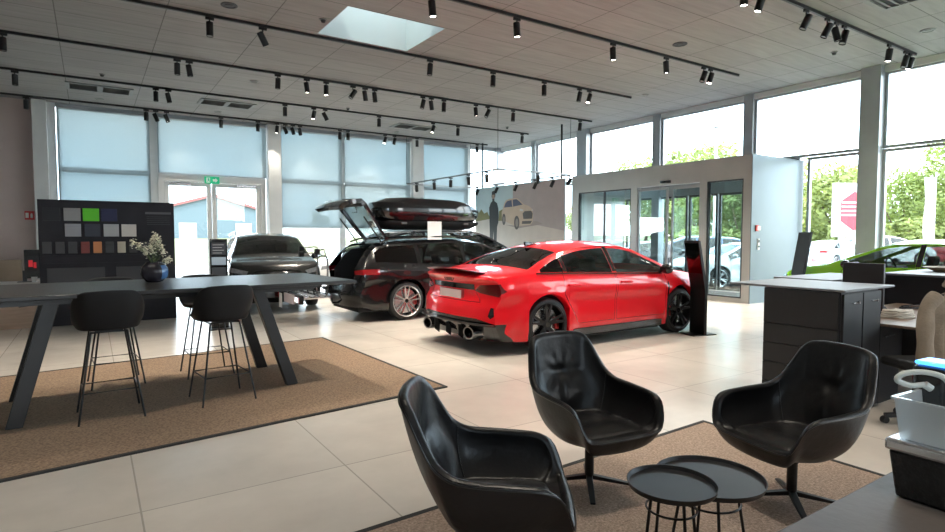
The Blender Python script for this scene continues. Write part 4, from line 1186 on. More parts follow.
# unseen tracks and lamps above and behind the viewer, added to brighten the foreground
for y, nm, xs_ in ((2.1, 'on the track above the armchairs', (2.0, 4.6, 7.2)), (-.8, 'on the track over the near table', (1.0, 4.5)), (7.9, 'at the left end of the skylight track', (-.6, 1.8)), (5.0, 'on the track over the high table', (-.5, 3.2, 5.3))):
    if y != 7.9: tag(obj('lighting_track', MB().box(-3, 7.6 if y != 5.0 else 5.5, y - .02, y + .02, HC - .05, HC - .001), blackm, smooth=False), 'added unseen lighting track ' + nm.split('the track ')[1], 'lighting track', 'ceiling lighting tracks')
    for k, x in enumerate(xs_): put_spot(x, y, HC - .05, 0, .1 * (-1) ** k, 1, 'added unseen spotlight, %s from the left %s' % (ORD[k], nm), 'ceiling track spotlights')
# suspended rectangular rail with spots
SZ = 3.52
X0, X1, Y0, Y1 = 10.06, 12.95, 13.83, 19.7
t = thing('suspended_rail', 'thin rectangular lighting rail hanging on cables in front of the mural', 'lighting rail', (X0, Y0, SZ))
dx, dy = X1 - X0, Y1 - Y0
obj('rail_frame', MB().box(0, dx, -.02, .02, -.02, .02).box(0, dx, dy - .02, dy + .02, -.02, .02).box(-.02, .02, .02, dy - .02, -.02, .02).box(dx - .02, dx + .02, .02, dy - .02, -.02, .02), mat('rail grey', (.22, .22, .22), .4, .5), t, smooth=False)
for i, (x, y) in enumerate(((0, 0), (dx, 0), (0, dy), (dx, dy))): obj('cable', MB().cyl((x, y, 0), (x, y, HC - SZ), .008, 6), blackm, t)
for k, (y, ty) in enumerate(((18.9, -.3), (17.6, -.3), (16.5, -.2), (15.4, -.4), (14.4, -.35))):
    put_spot(X0, y, SZ - .02, .4, ty, 0, 'black spotlight, %s from the left on the near side of the hanging rail' % ORD[k], 'hanging rail spotlights')
for k, (y, ty) in enumerate(((19.2, .3), (17.9, .3), (16.7, .3), (15.6, .3), (14.7, .3))):
    put_spot(X1, y, SZ - .02, .3, ty, 0, 'black spotlight, %s from the left on the far side of the hanging rail' % ORD[k], 'hanging rail spotlights')
put_spot(12.9, Y0, SZ - .02, .4, .4, 0, 'black spotlight on the short right end of the hanging rail', 'hanging rail spotlights')
put_spot(11.6, Y0, SZ - .02, .4, -.3, 0, 'black spotlight midway on the short right side of the hanging rail', 'hanging rail spotlights')

vent_g = mat('vent grey', (.22, .225, .22), .5, 0, .05, 4)
vent_d = mat('vent dark', (.04, .04, .042), .6)
for x, y, lb in ((.3, 17.6, 'leftmost ceiling air vent, above the brown wall column'), (3.32, 17.6, 'ceiling air vent above the double glass door'), (9.35, 17.8, 'ceiling air vent above the roof box'), (10.35, 4.0, 'ceiling air vent at the top edge of the picture, right side')):
    t = thing('air_vent', lb, 'air vent', (x, y, HC), 0, 'ceiling cassette vents')
    obj('frame', MB().box(-.72, .72, -.38, -.30, -.03, -.002).box(-.72, .72, .30, .38, -.03, -.002).box(-.72, -.64, -.30, .30, -.03, -.002).box(.64, .72, -.30, .30, -.03, -.002).box(-.06, .06, -.3, .3, -.025, -.002), vent_g, t, smooth=False)
    sl = MB()
    for s_ in (-1, 1):
        for q in range(5): sl.cbox((s_ * .35, -.24 + q * .12, -.015), .56, .085, .006, Matrix.Rotation(R(25), 4, 'X').to_euler())
    obj('slats', sl, vent_g, t, smooth=False)
    obj('backing', MB().box(-.64, .64, -.3, .3, -.006, -.002), vent_d, t, smooth=False)
for x, y, lb, r in ((9.71, 7.31, 'round ceiling grille right of the skylight track', .14), (1.98, 10.15, 'round ceiling disc left of the skylight', .13), (3.4, 14.72, 'small round ceiling disc above the left tracks', .10),
                    (3.3, 18.9, 'round disc on the ceiling above the glass door', .11), (.3, 18.95, 'round disc on the ceiling above the left window', .11), (9.3, 19.0, 'round disc on the ceiling above the roof box', .10), (12.4, 10.4, 'round disc on the ceiling near the end of the long track', .10), (12.83, 4.33, 'round disc on the ceiling at the top right', .12)):
    tag(obj('ceiling_disc', MB().lathe([(.0001, -.018), (r * .4, -.018), (r * .5, -.006), (r * .7, -.006), (r * .8, -.018), (r, -.012), (r, -.001)], 24, (x, y, HC)), vent_d if r > .12 else vent_g), lb, 'ceiling disc', 'round ceiling fittings')
for x, y, lb in ((.32, 16.03, 'smoke detector on the ceiling at the far left'), (3.46, 9.9, 'smoke detector beside the left corner of the skylight'), (6.39, 16.26, 'smoke detector in the middle of the ceiling'), (12.75, 5.88, 'smoke detector near the top right windows'), (12.06, 16.04, 'smoke detector near the glass corner')):
    t = thing('smoke_detector', lb, 'smoke detector', (x, y, HC), 0, 'smoke detectors')
    obj('base', MB().lathe([(.0001, -.02), (.06, -.02), (.065, -.001)], 20), vent_g, t); obj('sensor_head', MB().lathe([(.0001, -.065), (.03, -.06), (.045, -.02)], 20), vent_d, t)

# exit signs
def exit_sign(loc, rz, w, h, label, g=True):
    t = thing('exit_sign' if g else 'fire_extinguisher_sign', label, 'sign', loc, rz)
    obj('sign_box', MB().box(-w / 2, w / 2, 0, .05, -h / 2, h / 2), mat('exit green', (.0, .26, .12), .4, emit=.5) if g else mat('sign red', (.5, .03, .03), .4), t, bevel=.004)
    a = MB()
    if g:
        a.xprism([(.02, -.04), (.10, -.04), (.10, -.075), (.17, 0), (.10, .075), (.10, .04), (.02, .04)][::1], -.004, -.001)
        a.xprism([(-.17, -.08), (-.06, -.08), (-.06, .08), (-.17, .08)], -.003, -.001)
        obj('pictogram', a, mat('sign pictogram', (.8, .85, .8), .5), t, smooth=False)
        obj('running_figure', MB().xprism([(-.13, -.06), (-.10, -.01), (-.08, -.06), (-.07, -.05), (-.09, .02), (-.08, .05), (-.11, .06), (-.14, .03), (-.115, .02), (-.14, -.05)], -.006, -.004), MATS['exit green'], t, smooth=False)
    else:
        a.box(-.09, -.02, -.003, -.001, -.07, .07).box(.02, .07, -.003, -.001, -.07, .03).box(.03, .06, -.003, -.001, .03, .06)
        obj('pictogram', a, mat('sign pictogram', (.8, .85, .8), .5), t, smooth=False)
exit_sign((3.28, YB - .18, 3.33), 0, .44, .22, 'green exit sign with white arrow above the double glass door')
exit_sign((-1.40, YB - .11, 2.12), 0, .22, .24, 'small red and white sign on the brown wall', False)

# ------------------------------------------------------------------ mural
MX = 13.2
t = thing('mural_panel', 'large printed mural of a person beside a beige car, on black poles', 'mural', (MX, 14.35, 0))
ML = 5.35; zb_, zt_ = .35, 3.48
flat = lambda n, c: mat(n, c, .6, 0, .04, 3)
obj('panel', MB().box(0, .05, 0, ML, zb_, zt_), flat('print sky', (.48, .60, .63)), t, smooth=False)
def pr_(name, polys, m, off):
    mb = MB()
    for p in polys: mb.xprism([(ML * (1 - a), zb_ + (zt_ - zb_) * b) for a, b in p], -off, -off + .0015, 'x')
    return obj(name, mb, m, t, smooth=False)
pr_('printed_wall', [[(.47, .36), (.47, .985), (1, 1), (1, .36)]], flat('print brown', (.42, .36, .35)), .003)
pr_('printed_ground', [[(0, 0), (0, .60), (.35, .60), (.47, .575), (1, .44), (1, 0)]], flat('print ground', (.58, .52, .47)), .005)
bush = [(.0, .57), (.0, .69), (.03, .72), (.05, .68), (.08, .73), (.12, .67), (.16, .69), (.2, .60)]
pr_('printed_bush', [bush], flat('print bush', (.22, .21, .10)), .007)
pr_('printed_bush', [[(.3, .57), (.31, .69), (.35, .71), (.36, .57)]], flat('print bush', (.22, .21, .10)), .007)
pr_('printed_person', [[(.195, .30), (.19, .55), (.185, .74), (.205, .80), (.225, .82), (.225, .85), (.215, .88), (.22, .94), (.245, .95), (.26, .93), (.262, .88), (.25, .85), (.25, .82), (.285, .79), (.30, .72), (.30, .55), (.285, .50), (.28, .30), (.245, .30), (.24, .45), (.235, .30)]], flat('print dark coat', (.045, .05, .055)), .009)
pr_('printed_face', [[(.226, .85), (.222, .90), (.255, .90), (.252, .85)]], flat('print skin', (.42, .29, .23)), .011)
km = lambda L: [(.335 + (x - .335) * .93 + .01, .50 + (y - .35) * .82) for x, y in L]
carp = [(.335, .45), (.33, .56), (.342, .60), (.362, .69), (.385, .735), (.43, .755), (.52, .755), (.555, .72), (.60, .66), (.66, .63), (.70, .585), (.71, .50), (.705, .40), (.68, .365), (.58, .355), (.50, .35), (.42, .40)]
pr_('printed_car', [km(carp)], flat('print beige', (.55, .44, .34)), .009)
pr_('printed_car_windows', [km([(.362, .63), (.378, .69), (.40, .72), (.455, .735), (.465, .635)]), km([(.475, .635), (.47, .735), (.515, .74), (.545, .71), (.59, .655)])], flat('print window', (.10, .11, .17)), .011)
pr_('printed_grille', [km([(.60, .45), (.59, .53), (.615, .56), (.69, .56), (.705, .52), (.70, .45)]), km([(.58, .38), (.585, .42), (.70, .42), (.68, .38)])], flat('print dark', (.12, .11, .11)), .012)
pr_('printed_lamps', [km([(.555, .57), (.59, .56), (.60, .58), (.56, .60)]), km([(.685, .565), (.71, .56), (.705, .58)])], flat('print pale', (.6, .6, .6)), .012)
whl = lambda cx, cy, rx, ry: [(cx + rx * math.cos(a), cy + ry * math.sin(a)) for a in [2 * PI * i / 20 for i in range(20)]]
pr_('printed_wheels', [km(whl(.36, .455, .022, .085)), km(whl(.52, .40, .032, .10))], MATS['print dark'], .012)
pr_('printed_rims', [km(whl(.361, .455, .011, .045)), km(whl(.522, .40, .018, .06))], flat('print rim', (.28, .25, .23)), .014)
pr_('printed_shadow', [km([(.38, .37), (.55, .32), (.82, .37), (.76, .41), (.70, .42), (.55, .36)])], flat('print shade', (.36, .31, .29)), .0065)
for y in (.27, 4.97): obj('pole', MB().cyl((.09, y, 0), (.09, y, HC - .01), .035, 12), blackm, t)

# ------------------------------------------------------------------ rugs
rug_m = mat('sisal rug', (.30, .205, .135), .95, 0, .38, 60, .5, 140)
rug_n = rug_m.node_tree
rug2_m = mat('wool rug brown', (.40, .30, .235), .95, 0, .38, 70, .5, 140)
edge_m = mat('rug binding', (.03, .028, .027), .8)
def rug(name, pts, m, label):
    t = thing(name, label, 'rug', (pts[0][0], pts[0][1], 0))
    P_ = [(x - pts[0][0], y - pts[0][1]) for x, y in pts]
    cx = sum(p[0] for p in P_) / 4; cy = sum(p[1] for p in P_) / 4
    def inset(d):
        o = []
        for i in range(4):
            p = Vector(P_[i]); a = (Vector(P_[i - 1]) - p).normalized(); b = (Vector(P_[(i + 1) % 4]) - p).normalized()
            o.append(tuple(p + (a + b) * d))
        return o
    I = inset(.035)
    obj('carpet', MB().prism(I, .0, .012), m, t, smooth=False)
    e = MB()
    for i in range(4):
        j = (i + 1) % 4; e.prism([P_[i], P_[j], I[j], I[i]], 0, .014)
    obj('binding', e, edge_m, t, smooth=False)
rug('rug', [(-2.6, 4.35), (3.0, 4.99), (2.9, 8.50), (-2.6, 7.83)], rug_m, 'sand brown woven rug under the high table')
rug('rug', [(-.3, -1.0), (4.22, -1.0), (4.22, 2.88), (-.3, 2.72)], rug2_m, 'brown rug under the black leather armchairs')

# ------------------------------------------------------------------ high table, stools, vase
wood_b = mat('black stained wood', (.010, .010, .011), .33, 0, .35, 3, .08, 8, stretch=(1, 14, 14))
TRZ = R(4.0)
t = thing('high_table', 'long black high table on splayed black legs, left side', 'table', (.62, 6.40, 0), TRZ)
obj('tabletop', MB().box(-2.05, 1.66, -.78, .72, 1.05, 1.085), wood_b, t, bevel=.006)
obj('apron', MB().xprism([(-1.45, 1.05), (-1.32, .985), (1.28, .985), (1.42, 1.05)], -.50, -.42).xprism([(-1.45, 1.05), (-1.32, .985), (1.28, .985), (1.42, 1.05)], .36, .44), wood_b, t, smooth=False)
for xt, xb in ((-.93, -1.22), (.72, 1.05)):
    for yt, yb in ((-.44, -.50), (.38, .48)):
        obj('leg', MB().bar((xb, yb, 0), (xt, yt, 1.05), .075, .11, (0, 1, 0) if False else (1, 0, 0)), blackm, t, bevel=.004)

shell_m = mat('stool shell black', (.008, .008, .009), .55, 0, .1, 10, spec=.3)
def stool():
    t = thing('bar_stool', 'x', 'bar stool')
    # facing +x ; back at -x
    rows = []; K = 40
    rim = pch([(0, .78), (50, .785), (80, .80), (105, .87), (125, 1.0), (145, 1.075), (180, 1.085)])
    seatz = .765
    for f in (0, .3, .6, .82, .93, 1.0, 1.0):
        rows.append([])
    def R_(a): return .235 / ((abs(math.cos(a)) ** 3 + abs(math.sin(a)) ** 3) ** (1 / 3.0))
    def pt(a, lv, off):
        d = abs(math.degrees((a + PI) % (2 * PI) - PI)); zr = rim(d) - .765
        rr = R_(a)
        if lv <= 1: r = rr * .88 * lv; z = seatz + .012 * lv ** 4
        else:
            q = lv - 1; r = rr * (.88 + .12 * min(1, q * 2)) + .05 * q * zr / .3; z = seatz + .012 + zr * q
        r += off * (0 if lv < .9 else 1); z -= off * (1 if lv < 1.2 else 0)
        return (r * math.cos(a) * (.95) + .0, r * math.sin(a), z)
    lv = [0, .4, .75, .92, 1.0, 1.12, 1.3, 1.6, 1.85, 2.0]
    A = [2 * PI * k / K for k in range(K)]
    mb = MB().grid([[pt(a, l, 0) for a in A] for l in lv] + [[pt(a, l, .016) for a in A] for l in lv[::-1]], True)
    obj('shell', mb, shell_m, t, sub=1)
    wire = .0085
    foot = []
    for sx, sy in ((1, 1), (1, -1), (-1, -1), (-1, 1)):
        top = Vector((sx * .14, sy * .13, .735)); bot = Vector((sx * .235, sy * .235, .0))
        obj('leg', MB().tube([top, bot], [wire, wire], 8), blackm, t)
        foot.append(top.lerp(bot, .66))
    obj('foot_ring', MB().tube(foot, .0075, 8, True), blackm, t)
    fr_ = MB()
    fr_.tube([Vector((sx * .14, sy * .13, .737)) for sx, sy in ((1, 1), (1, -1), (-1, -1), (-1, 1))], .0085, 8, True)
    fr_.bar((-.14, 0, .745), (.14, 0, .745), .2, .012)
    obj('seat_frame', fr_, blackm, t)
    return t
s0 = stool()
for k, (x, y, rz, lb) in enumerate([(.10, 5.80, 92, 'black bar stool at the left of the near table side, back to the viewer'), (1.0, 5.82, 96, 'black bar stool at the right of the near table side, back to the viewer'),
                                    (.18, 7.05, -86, 'black bar stool on the far table side, behind the left near stool'), (1.05, 7.0, -88, 'black bar stool on the far table side, behind the right near stool')]):
    o = s0 if k == 0 else copy_tree(s0)
    o.location = (x, y, .013); o.rotation_euler.z = R(rz); tag(o, lb, 'bar stool', 'bar stools around the high table')

vz = 1.086
t = thing('vase', 'round dark glazed vase with one blue facet on the high table', 'vase', (.52, 6.62, vz))
prof = [(.0001, .0), (.06, 0), (.075, .006), (.115, .05), (.128, .10), (.118, .15), (.085, .185), (.072, .20), (.066, .198), (.078, .182), (.105, .14), (.11, .10), (.0001, .03)]
K = 10; vs = []
mb = MB(); rows = []
for r, z in prof:
    rows.append([(r * math.cos(2 * PI * k / 30) * (1 + .05 * math.cos(5 * 2 * PI * k / 30)), r * math.sin(2 * PI * k / 30) * (1 + .05 * math.cos(5 * 2 * PI * k / 30)), z) for k in range(30)])
mb.grid(rows, True)
obj('vase_body', mb, mat('vase glaze', (.028, .026, .035), .22, 0, .3, 6), t)
obj('blue_facet', MB().grid([[(.131 * math.cos(a) * k_, .131 * math.sin(a) * k_, z) for a in [R(-62 + 7 * i) for i in range(7)]] for z, k_ in ((.035, .86), (.06, .99), (.10, 1.04), (.14, .99), (.17, .84))]), mat('vase blue', (.06, .14, .30), .25, 0, .2, 8), t)
t = thing('flowers', 'bunch of small white blossoms in the dark vase', 'flowers', (.52, 6.62, vz + .12))
rnd = random.Random(11)
t.scale = (.62, .8, .85)
stems = MB(); pet = MB(); lvs = MB()
heads = [(.0, .02, .34), (.05, -.03, .30), (-.04, .03, .27), (.09, .0, .36), (-.02, -.05, .22), (.12, -.06, .27), (-.12, .03, .25), (-.20, .02, .28), (-.28, .04, .33), (.14, .03, .20), (.04, .05, .40), (-.10, -.04, .20), (.17, -.03, .11), (.21, -.02, .115)]
for hx, hy, hz in heads:
    stems.tube(spline([(0, 0, 0), (hx * .3, hy * .3, hz * .5), (hx, hy, hz)], 4), .0028, 5)
    for q in range(34):
        c = Vector((hx + rnd.gauss(0, .022), hy + rnd.gauss(0, .022), hz + rnd.gauss(0, .024)))
        for k in range(5):
            a = 2 * PI * k / 5 + rnd.random(); u = Vector((math.cos(a), math.sin(a), rnd.uniform(-.4, .5))) * .017; w = Vector((-math.sin(a), math.cos(a), .3)) * .009
            pet.add([c, c + u * .6 + w, c + u, c + u * .6 - w], [(0, 1, 2, 3)])
for q in range(26):
    a = rnd.uniform(0, 6.28); r = rnd.uniform(.03, .12); c = Vector((r * math.cos(a), r * math.sin(a), rnd.uniform(.10, .26))); u = Vector((math.cos(a), math.sin(a), .5)) * .03; w = Vector((-math.sin(a), math.cos(a), 0)) * .01
    lvs.add([c - u, c + w, c + u, c - w], [(0, 1, 2, 3)])
obj('stems', stems, mat('stem green', (.10, .14, .05), .7), t); obj('blossoms', pet, mat('petal cream', (.88, .86, .72), .7, 0, .1, 40), t, smooth=False, fix=False); obj('leaves', lvs, mat('leaf dark', (.08, .12, .04), .6), t, smooth=False, fix=False)

# ------------------------------------------------------------------ colour swatch wall
t = thing('swatch_wall', 'dark freestanding display wall for paint and upholstery samples, behind the high table', 'display wall', (-.74, 12.12, 0))
panel_m = mat('display wall charcoal', (.020, .020, .026), .6, 0, .15, 3, spec=.3)
obj('panel', MB().box(0, 2.05, 0, .22, 0, 2.17), panel_m, t, bevel=.006)
obj('shelf_ledge', MB().box(.05, 2.0, -.03, 0, 1.20, 1.215).box(.05, 2.0, -.02, 0, 1.62 - .55, 1.632 - .55), panel_m, t, smooth=False)
obj('drawer_front', MB().box(.10, .93, -.012, 0, .62, 1.0), mat('drawer charcoal', (.04, .04, .046), .5), t, bevel=.004)
obj('drawer_front', MB().box(1.10, 1.93, -.012, 0, .62, 1.0), MATS['drawer charcoal'], t, bevel=.004)
obj('text_plate', MB().box(1.58, 2.0, -.006, 0, 1.95, 1.99), mat('plate grey', (.10, .10, .11), .5), t, smooth=False)
tl_ = MB()
for k in range(5): tl_.box(1.60, 1.98, -.004, 0, 1.90 - k * .035, 1.905 - k * .035)
obj('text_lines', tl_, mat('line grey', (.07, .07, .08), .6), t, smooth=False)
def sw_(x0, x1, z0, z1, c, nm, lb, grp, met=.3):
    c1 = mat(nm, c, .5, met, .03, 4)
    o = obj('colour_sample', MB().xprism([(x0, z0), (x1, z0), (x1, z1), (x0, z1)], -.035, -.001).xprism([(x0, z1 - .05), (x1, z1 - .05), (x1, z1), (x0, z1)], -.042, -.034), c1, None, bevel=.004)
    o.location = (-.74, 12.12, 0); tag(o, lb, 'colour sample', grp); return o
G1 = 'large paint samples on the display wall'
for x0, c, nm, lb in ((.07, (.006, .007, .012), 'sample night', 'near black paint sample in the top row of the display wall'), (.36, (.24, .24, .25), 'sample grey', 'mid grey paint sample left of the green one'),
                  (.63, (.10, .55, .015), 'sample green', 'bright green paint sample in the top row'), (.90, (.008, .012, .06), 'sample navy', 'navy blue paint sample right of the green one')):
    sw_(x0, x0 + .24, 1.81, 2.03, c, nm, lb, G1, .0)
for x0, c, nm, lb in ((.37, (.27, .28, .31), 'sample silver', 'silver paint sample, first in the second row'), (.65, (.03, .035, .055), 'sample slate', 'dark slate paint sample, second in the second row'),
                  (.93, (.38, .38, .39), 'sample pearl', 'light silver paint sample, third in the second row'), (1.20, (.60, .58, .54), 'sample white', 'off white paint sample, last in the second row')):
    sw_(x0, x0 + .23, 1.54, 1.76, c, nm, lb, G1, .0)
G2 = 'small upholstery samples on the display wall'
cols_ = [(.045, .045, .05), (.05, .05, .055), (.04, .04, .045), (.19, .035, .03), (.52, .20, .07), (.04, .042, .048), (.50, .47, .38), (.045, .045, .05), (.04, .04, .046), (.05, .048, .05)]
nms = ['charcoal leather, first', 'charcoal leather, second', 'charcoal leather, third', 'dark red leather, fourth', 'orange leather, fifth', 'charcoal leather, sixth', 'cream leather, seventh', 'charcoal leather, eighth', 'charcoal leather, ninth', 'charcoal leather, last']
for k in range(10):
    x0 = .05 + k * .18
    sw_(x0, x0 + .125, 1.25, 1.45, cols_[k], 'upholstery %d' % k, '%s in the row of small samples' % nms[k], G2, 0)

# desk with monitor left of the swatch wall
oak = mat('light oak', (.22, .155, .11), .5, 0, .2, 3, stretch=(1, 10, 10))
t = thing('desk', 'desk with warm wooden front panel left of the swatch wall', 'desk', (-1.65, 12.14, 0))
obj('desk_top', MB().box(-.8, .9, 0, .8, .72, .75), mat('desk white', (.6, .58, .55), .5), t, bevel=.004)
for x in (-.72, .78):
    obj('desk_leg', MB().box(x, x + .05, .7, .75, 0, .72), blackm, t, smooth=False)
obj('front_panel', MB().box(-.78, .88, .03, .06, 0, .72), mat('warm oak panel', (.36, .25, .18), .5, 0, .12, 3, stretch=(1, 1, 10)), t, smooth=False)
obj('cable_hook', MB().tube([(.62, .02, .38), (.62, -.06, .38), (.80, -.06, .40), (.80, .03, .40)], .018, 8), blackm, t)
t = thing('monitor', 'black monitor with a red picture, left of the swatch wall', 'monitor', (-.98, 12.62, .751))
obj('stand', MB().box(-.1, .1, -.08, .08, 0, .01).box(-.03, .03, -.01, .02, 0, .2), blackm, t, smooth=False)
obj('screen', MB().box(.0, .30, -.03, .01, .06, .56), black_gl, t, bevel=.006)
obj('screen_picture', MB().box(.06, .12, -.033, -.031, .26, .38).box(.13, .17, -.033, -.031, .24, .34), mat('screen red', (.35, .01, .015), .5, emit=.4), t, smooth=False)
t = thing('paper_cup', 'small white cup on the desk left of the swatch wall', 'cup', (-.84, 12.5, .751))
obj('cup', MB().lathe([(.0001, 0), (.035, 0), (.045, .09), (.042, .09), (.033, .01), (.0001, .01)], 20), mat('white plastic', (.75, .75, .73), .4), t)
struct('trim_12', MB().box(XL, -1.6, YB - .35, YB - .055, 0, .9), mat('low wood panel', (.30, .22, .155), .5, 0, .15, 3, stretch=(1, 10, 1)), smooth=False)

# information totem by the dark SUV
t = thing('info_stand', 'slim black information stand with a screen, beside the dark grey SUV', 'info stand', (1.76, 10.3, 0), R(-4))
obj('base_plate', MB().box(-.17, .17, -.15, .15, 0, .015), blackm, t, bevel=.004)
obj('column', MB().cbox((0, 0, .75), .27, .04, 1.50), black_gl, t, bevel=.008)
obj('info_sheet', MB().box(-.11, .11, -.026, -.021, 1.24, 1.44), mat('sheet grey', (.045, .05, .06), .4), t, smooth=False)
obj('screen_image', MB().box(-.11, .11, -.026, -.021, 1.07, 1.20), mat('screen pale', (.22, .27, .31), .4, emit=.25), t, smooth=False)
obj('info_sheet', MB().box(-.11, .11, -.026, -.021, .70, 1.03), MATS['sheet grey'], t, smooth=False)
tq = MB()
for k in range(4): tq.box(-.09, .08 - .03 * (k % 2), -.028, -.026, 1.40 - k * .045, 1.408 - k * .045)
obj('printed_lines', tq, mat('print pale', (.4, .42, .44), .6), t, smooth=False)

# angled black price stands
def stand(loc, rz, label, h=1.48, w=.34, reg=None):
    t = thing('price_stand', label, 'price stand', loc, rz)
    pr2 = [(-.02, 0), (-.02, .72), (-.16, h), (-.12, h), (.03, .72), (.03, 0)]
    obj('panel', MB().xprism(pr2, -w / 2, w / 2), blackm, t, smooth=False, bevel=.004)
    obj('foot', MB().box(-.22, .22, -w / 2, w / 2, 0, .012), blackm, t, smooth=False)
    obj('display_glass', MB().xprism([(-.162 + .004, h - .04), (-.025, .76), (-.021, .76), (-.154, h - .04)][::-1], -w / 2 + .02, w / 2 - .02), dglass if not reg else dglass, t, smooth=False)
    return t
stand((7.97, 5.57, 0), R(-15), 'tall angled black price stand in front of the red sedan')
stand((11.05, 5.62, 0), R(150), 'angled black price stand beside the green sports car', 1.62, .36)

# ------------------------------------------------------------------ lounge chairs and tray tables
leather = mat('black leather', (.007, .007, .008), .36, 0, .2, 7, .32, 7, spec=.42, rnoise=.05)
stitch = mat('leather piping', (.02, .02, .021), .3, 0, .1, 30)
ctl = [(0, .35, 0, .43), (20, .348, .17, .43), (34, .34, .26, .44), (42, .325, .30, .50), (52, .28, .325, .60), (64, .20, .335, .635), (84, .03, .335, .645), (102, -.12, .325, .655), (114, -.21, .305, .70), (125, -.275, .275, .80), (137, -.33, .245, .90), (150, -.37, .20, .95), (165, -.385, .11, .965), (180, -.39, 0, .968)]
cx_ = [pch([(c[0], c[i]) for c in ctl]) for i in (1, 2, 3)]
ctl2 = [(0, .29, 0), (20, .29, .13), (34, .28, .20), (42, .26, .225), (52, .22, .24), (64, .15, .245), (84, .02, .245), (102, -.10, .24), (114, -.16, .215), (125, -.20, .185), (137, -.22, .145), (150, -.235, .10), (165, -.24, .05), (180, -.24, 0)]
cs_ = [pch([(c[0], c[i]) for c in ctl2]) for i in (1, 2)]
def lounge():
    t = thing('armchair', 'x', 'armchair')
    K = 96; A = [360 * k / K for k in range(K)]
    def rim(a):
        d = a if a <= 180 else 360 - a; sg = 1 if a <= 180 else -1
        return Vector((cx_[0](d), cx_[1](d) * sg, cx_[2](d)))
    def so(a):
        d = a if a <= 180 else 360 - a; sg = 1 if a <= 180 else -1
        return Vector((cs_[0](d), cs_[1](d) * sg, .43))
    def inner(a, l):
        c = Vector((.03, 0, .435)); s_ = so(a); r = rim(a); h = r.z - s_.z
        if l <= 1:
            p = c.lerp(s_, l); p.z += .018 * math.sin(PI * min(1, l)) - .0
            if p.x > .1: p.z += .008
            return p
        q = l - 1
        p = s_.lerp(r, q)
        # the wall rises steeply then leans out
        k = math.sin(PI * q) * (.028 if h > .1 else 0.0)
        d = Vector((r.x - c.x, r.y - c.y, 0)).normalized()
        p += d * k * 1.2
        if h > .3:   # plump lumbar pad with a tuft
            g = math.exp(-((p.y / .06) ** 2 + ((p.z - .70) / .035) ** 2)); p += Vector((-1, 0, 0)) * g * .026
            p.x -= .016 * math.exp(-((p.z - .70 - .35 * p.y * p.y) / .020) ** 2) * max(0, 1 - (abs(p.y) / .27) ** 2)
            g = math.exp(-((p.z - .57) / .09) ** 2); p += Vector((1, 0, 0)) * g * .032 * max(0, 1 - abs(p.y) / .3)
            # creases that fan out from the tuft
            an = math.atan2(p.z - .70, p.y + 1e-6); rr = math.hypot(p.y, p.z - .70)
            p.x -= .008 * math.cos(an * 9) * math.exp(-((rr - .08) / .06) ** 2)
        return p
    def outer(a, q):   # 0 at rim, 1 at the lower outline, 2 at the hub
        r = rim(a); c = Vector((0, 0, 0)); d = Vector((r.x + .02, r.y, 0)).normalized(); base = Vector((.02 + d.x * .235, d.y * .225, .335))
        ro = r + d * .052
        if q <= 1:
            p = ro.lerp(base, q); k = math.sin(PI * q) * .03
            p += d * k; p.z -= math.sin(PI * q) * .045 * (1 if r.z < .7 else .3); return p
        return base.lerp(Vector((.02, 0, .305)), (q - 1))
    cush = [[inner(a, l) for a in A] for l in (0, .35, .65, .85, .96, 1.02, 1.07, 1.12, 1.18, 1.24, 1.30, 1.36, 1.42, 1.48, 1.54, 1.60, 1.66, 1.72, 1.78, 1.84, 1.90, 1.95, 1.985)]
    top = []
    for da, dz in ((.012, .014), (.030, .017), (.046, .008)):
        r_ = []
        for a in A:
            r = rim(a); d = Vector((r.x + .02, r.y, 0)).normalized(); r_.append(r + d * da + Vector((0, 0, dz)))
        top.append(r_)
    obj('cushion', MB().grid(cush + top, True), leather, t, sub=1, angle=180)
    sh_ = [[outer(a, q) for a in A] for q in (0, .08, .2, .35, .5, .65, .8, .92, 1.0, 1.3, 1.7, 2.0)]
    obj('shell', MB().grid([top[2]] + sh_, True), leather, t, sub=1, angle=180)
    obj('piping', MB().tube([outer(a, 0.01) + Vector((0, 0, .004)) for a in A], .0055, 6, True), stitch, t)
    for sg in (1, -1):    # vertical seam where the arm meets the back
        obj('seam', MB().tube([inner(113 if sg > 0 else 247, l) + Vector((.003, 0, .002)) for l in (1.05, 1.2, 1.4, 1.6, 1.8, 1.95)], .004, 6), stitch, t)
    obj('column', MB().lathe([(.0001, .06), (.032, .06), (.032, .25), (.05, .29), (.085, .31), (.0001, .325)], 20), blackm, t)
    for k in range(4):
        a = PI / 4 + PI / 2 * k + .2
        obj('leg', MB().bar((0, 0, .066), (.33 * math.cos(a), .33 * math.sin(a), .018), .045, .03, w2=.035, h2=.014), blackm, t, bevel=.004)
    return t
l0 = lounge()
for k, (x, y, rz, lb) in enumerate([(1.41, 1.98, -38, 'black leather armchair at the left, seen from its side'), (2.52, 2.50, -97, 'black leather armchair in the middle, behind the round tray tables'), (3.33, 1.69, 166, 'black leather armchair at the right, facing the tray tables')]):
    o = l0 if k == 0 else copy_tree(l0)
    o.location = (x, y, .013); o.scale = (.87, .87, .92); o.rotation_euler.z = R(rz); tag(o, lb, 'armchair', 'black leather armchairs')

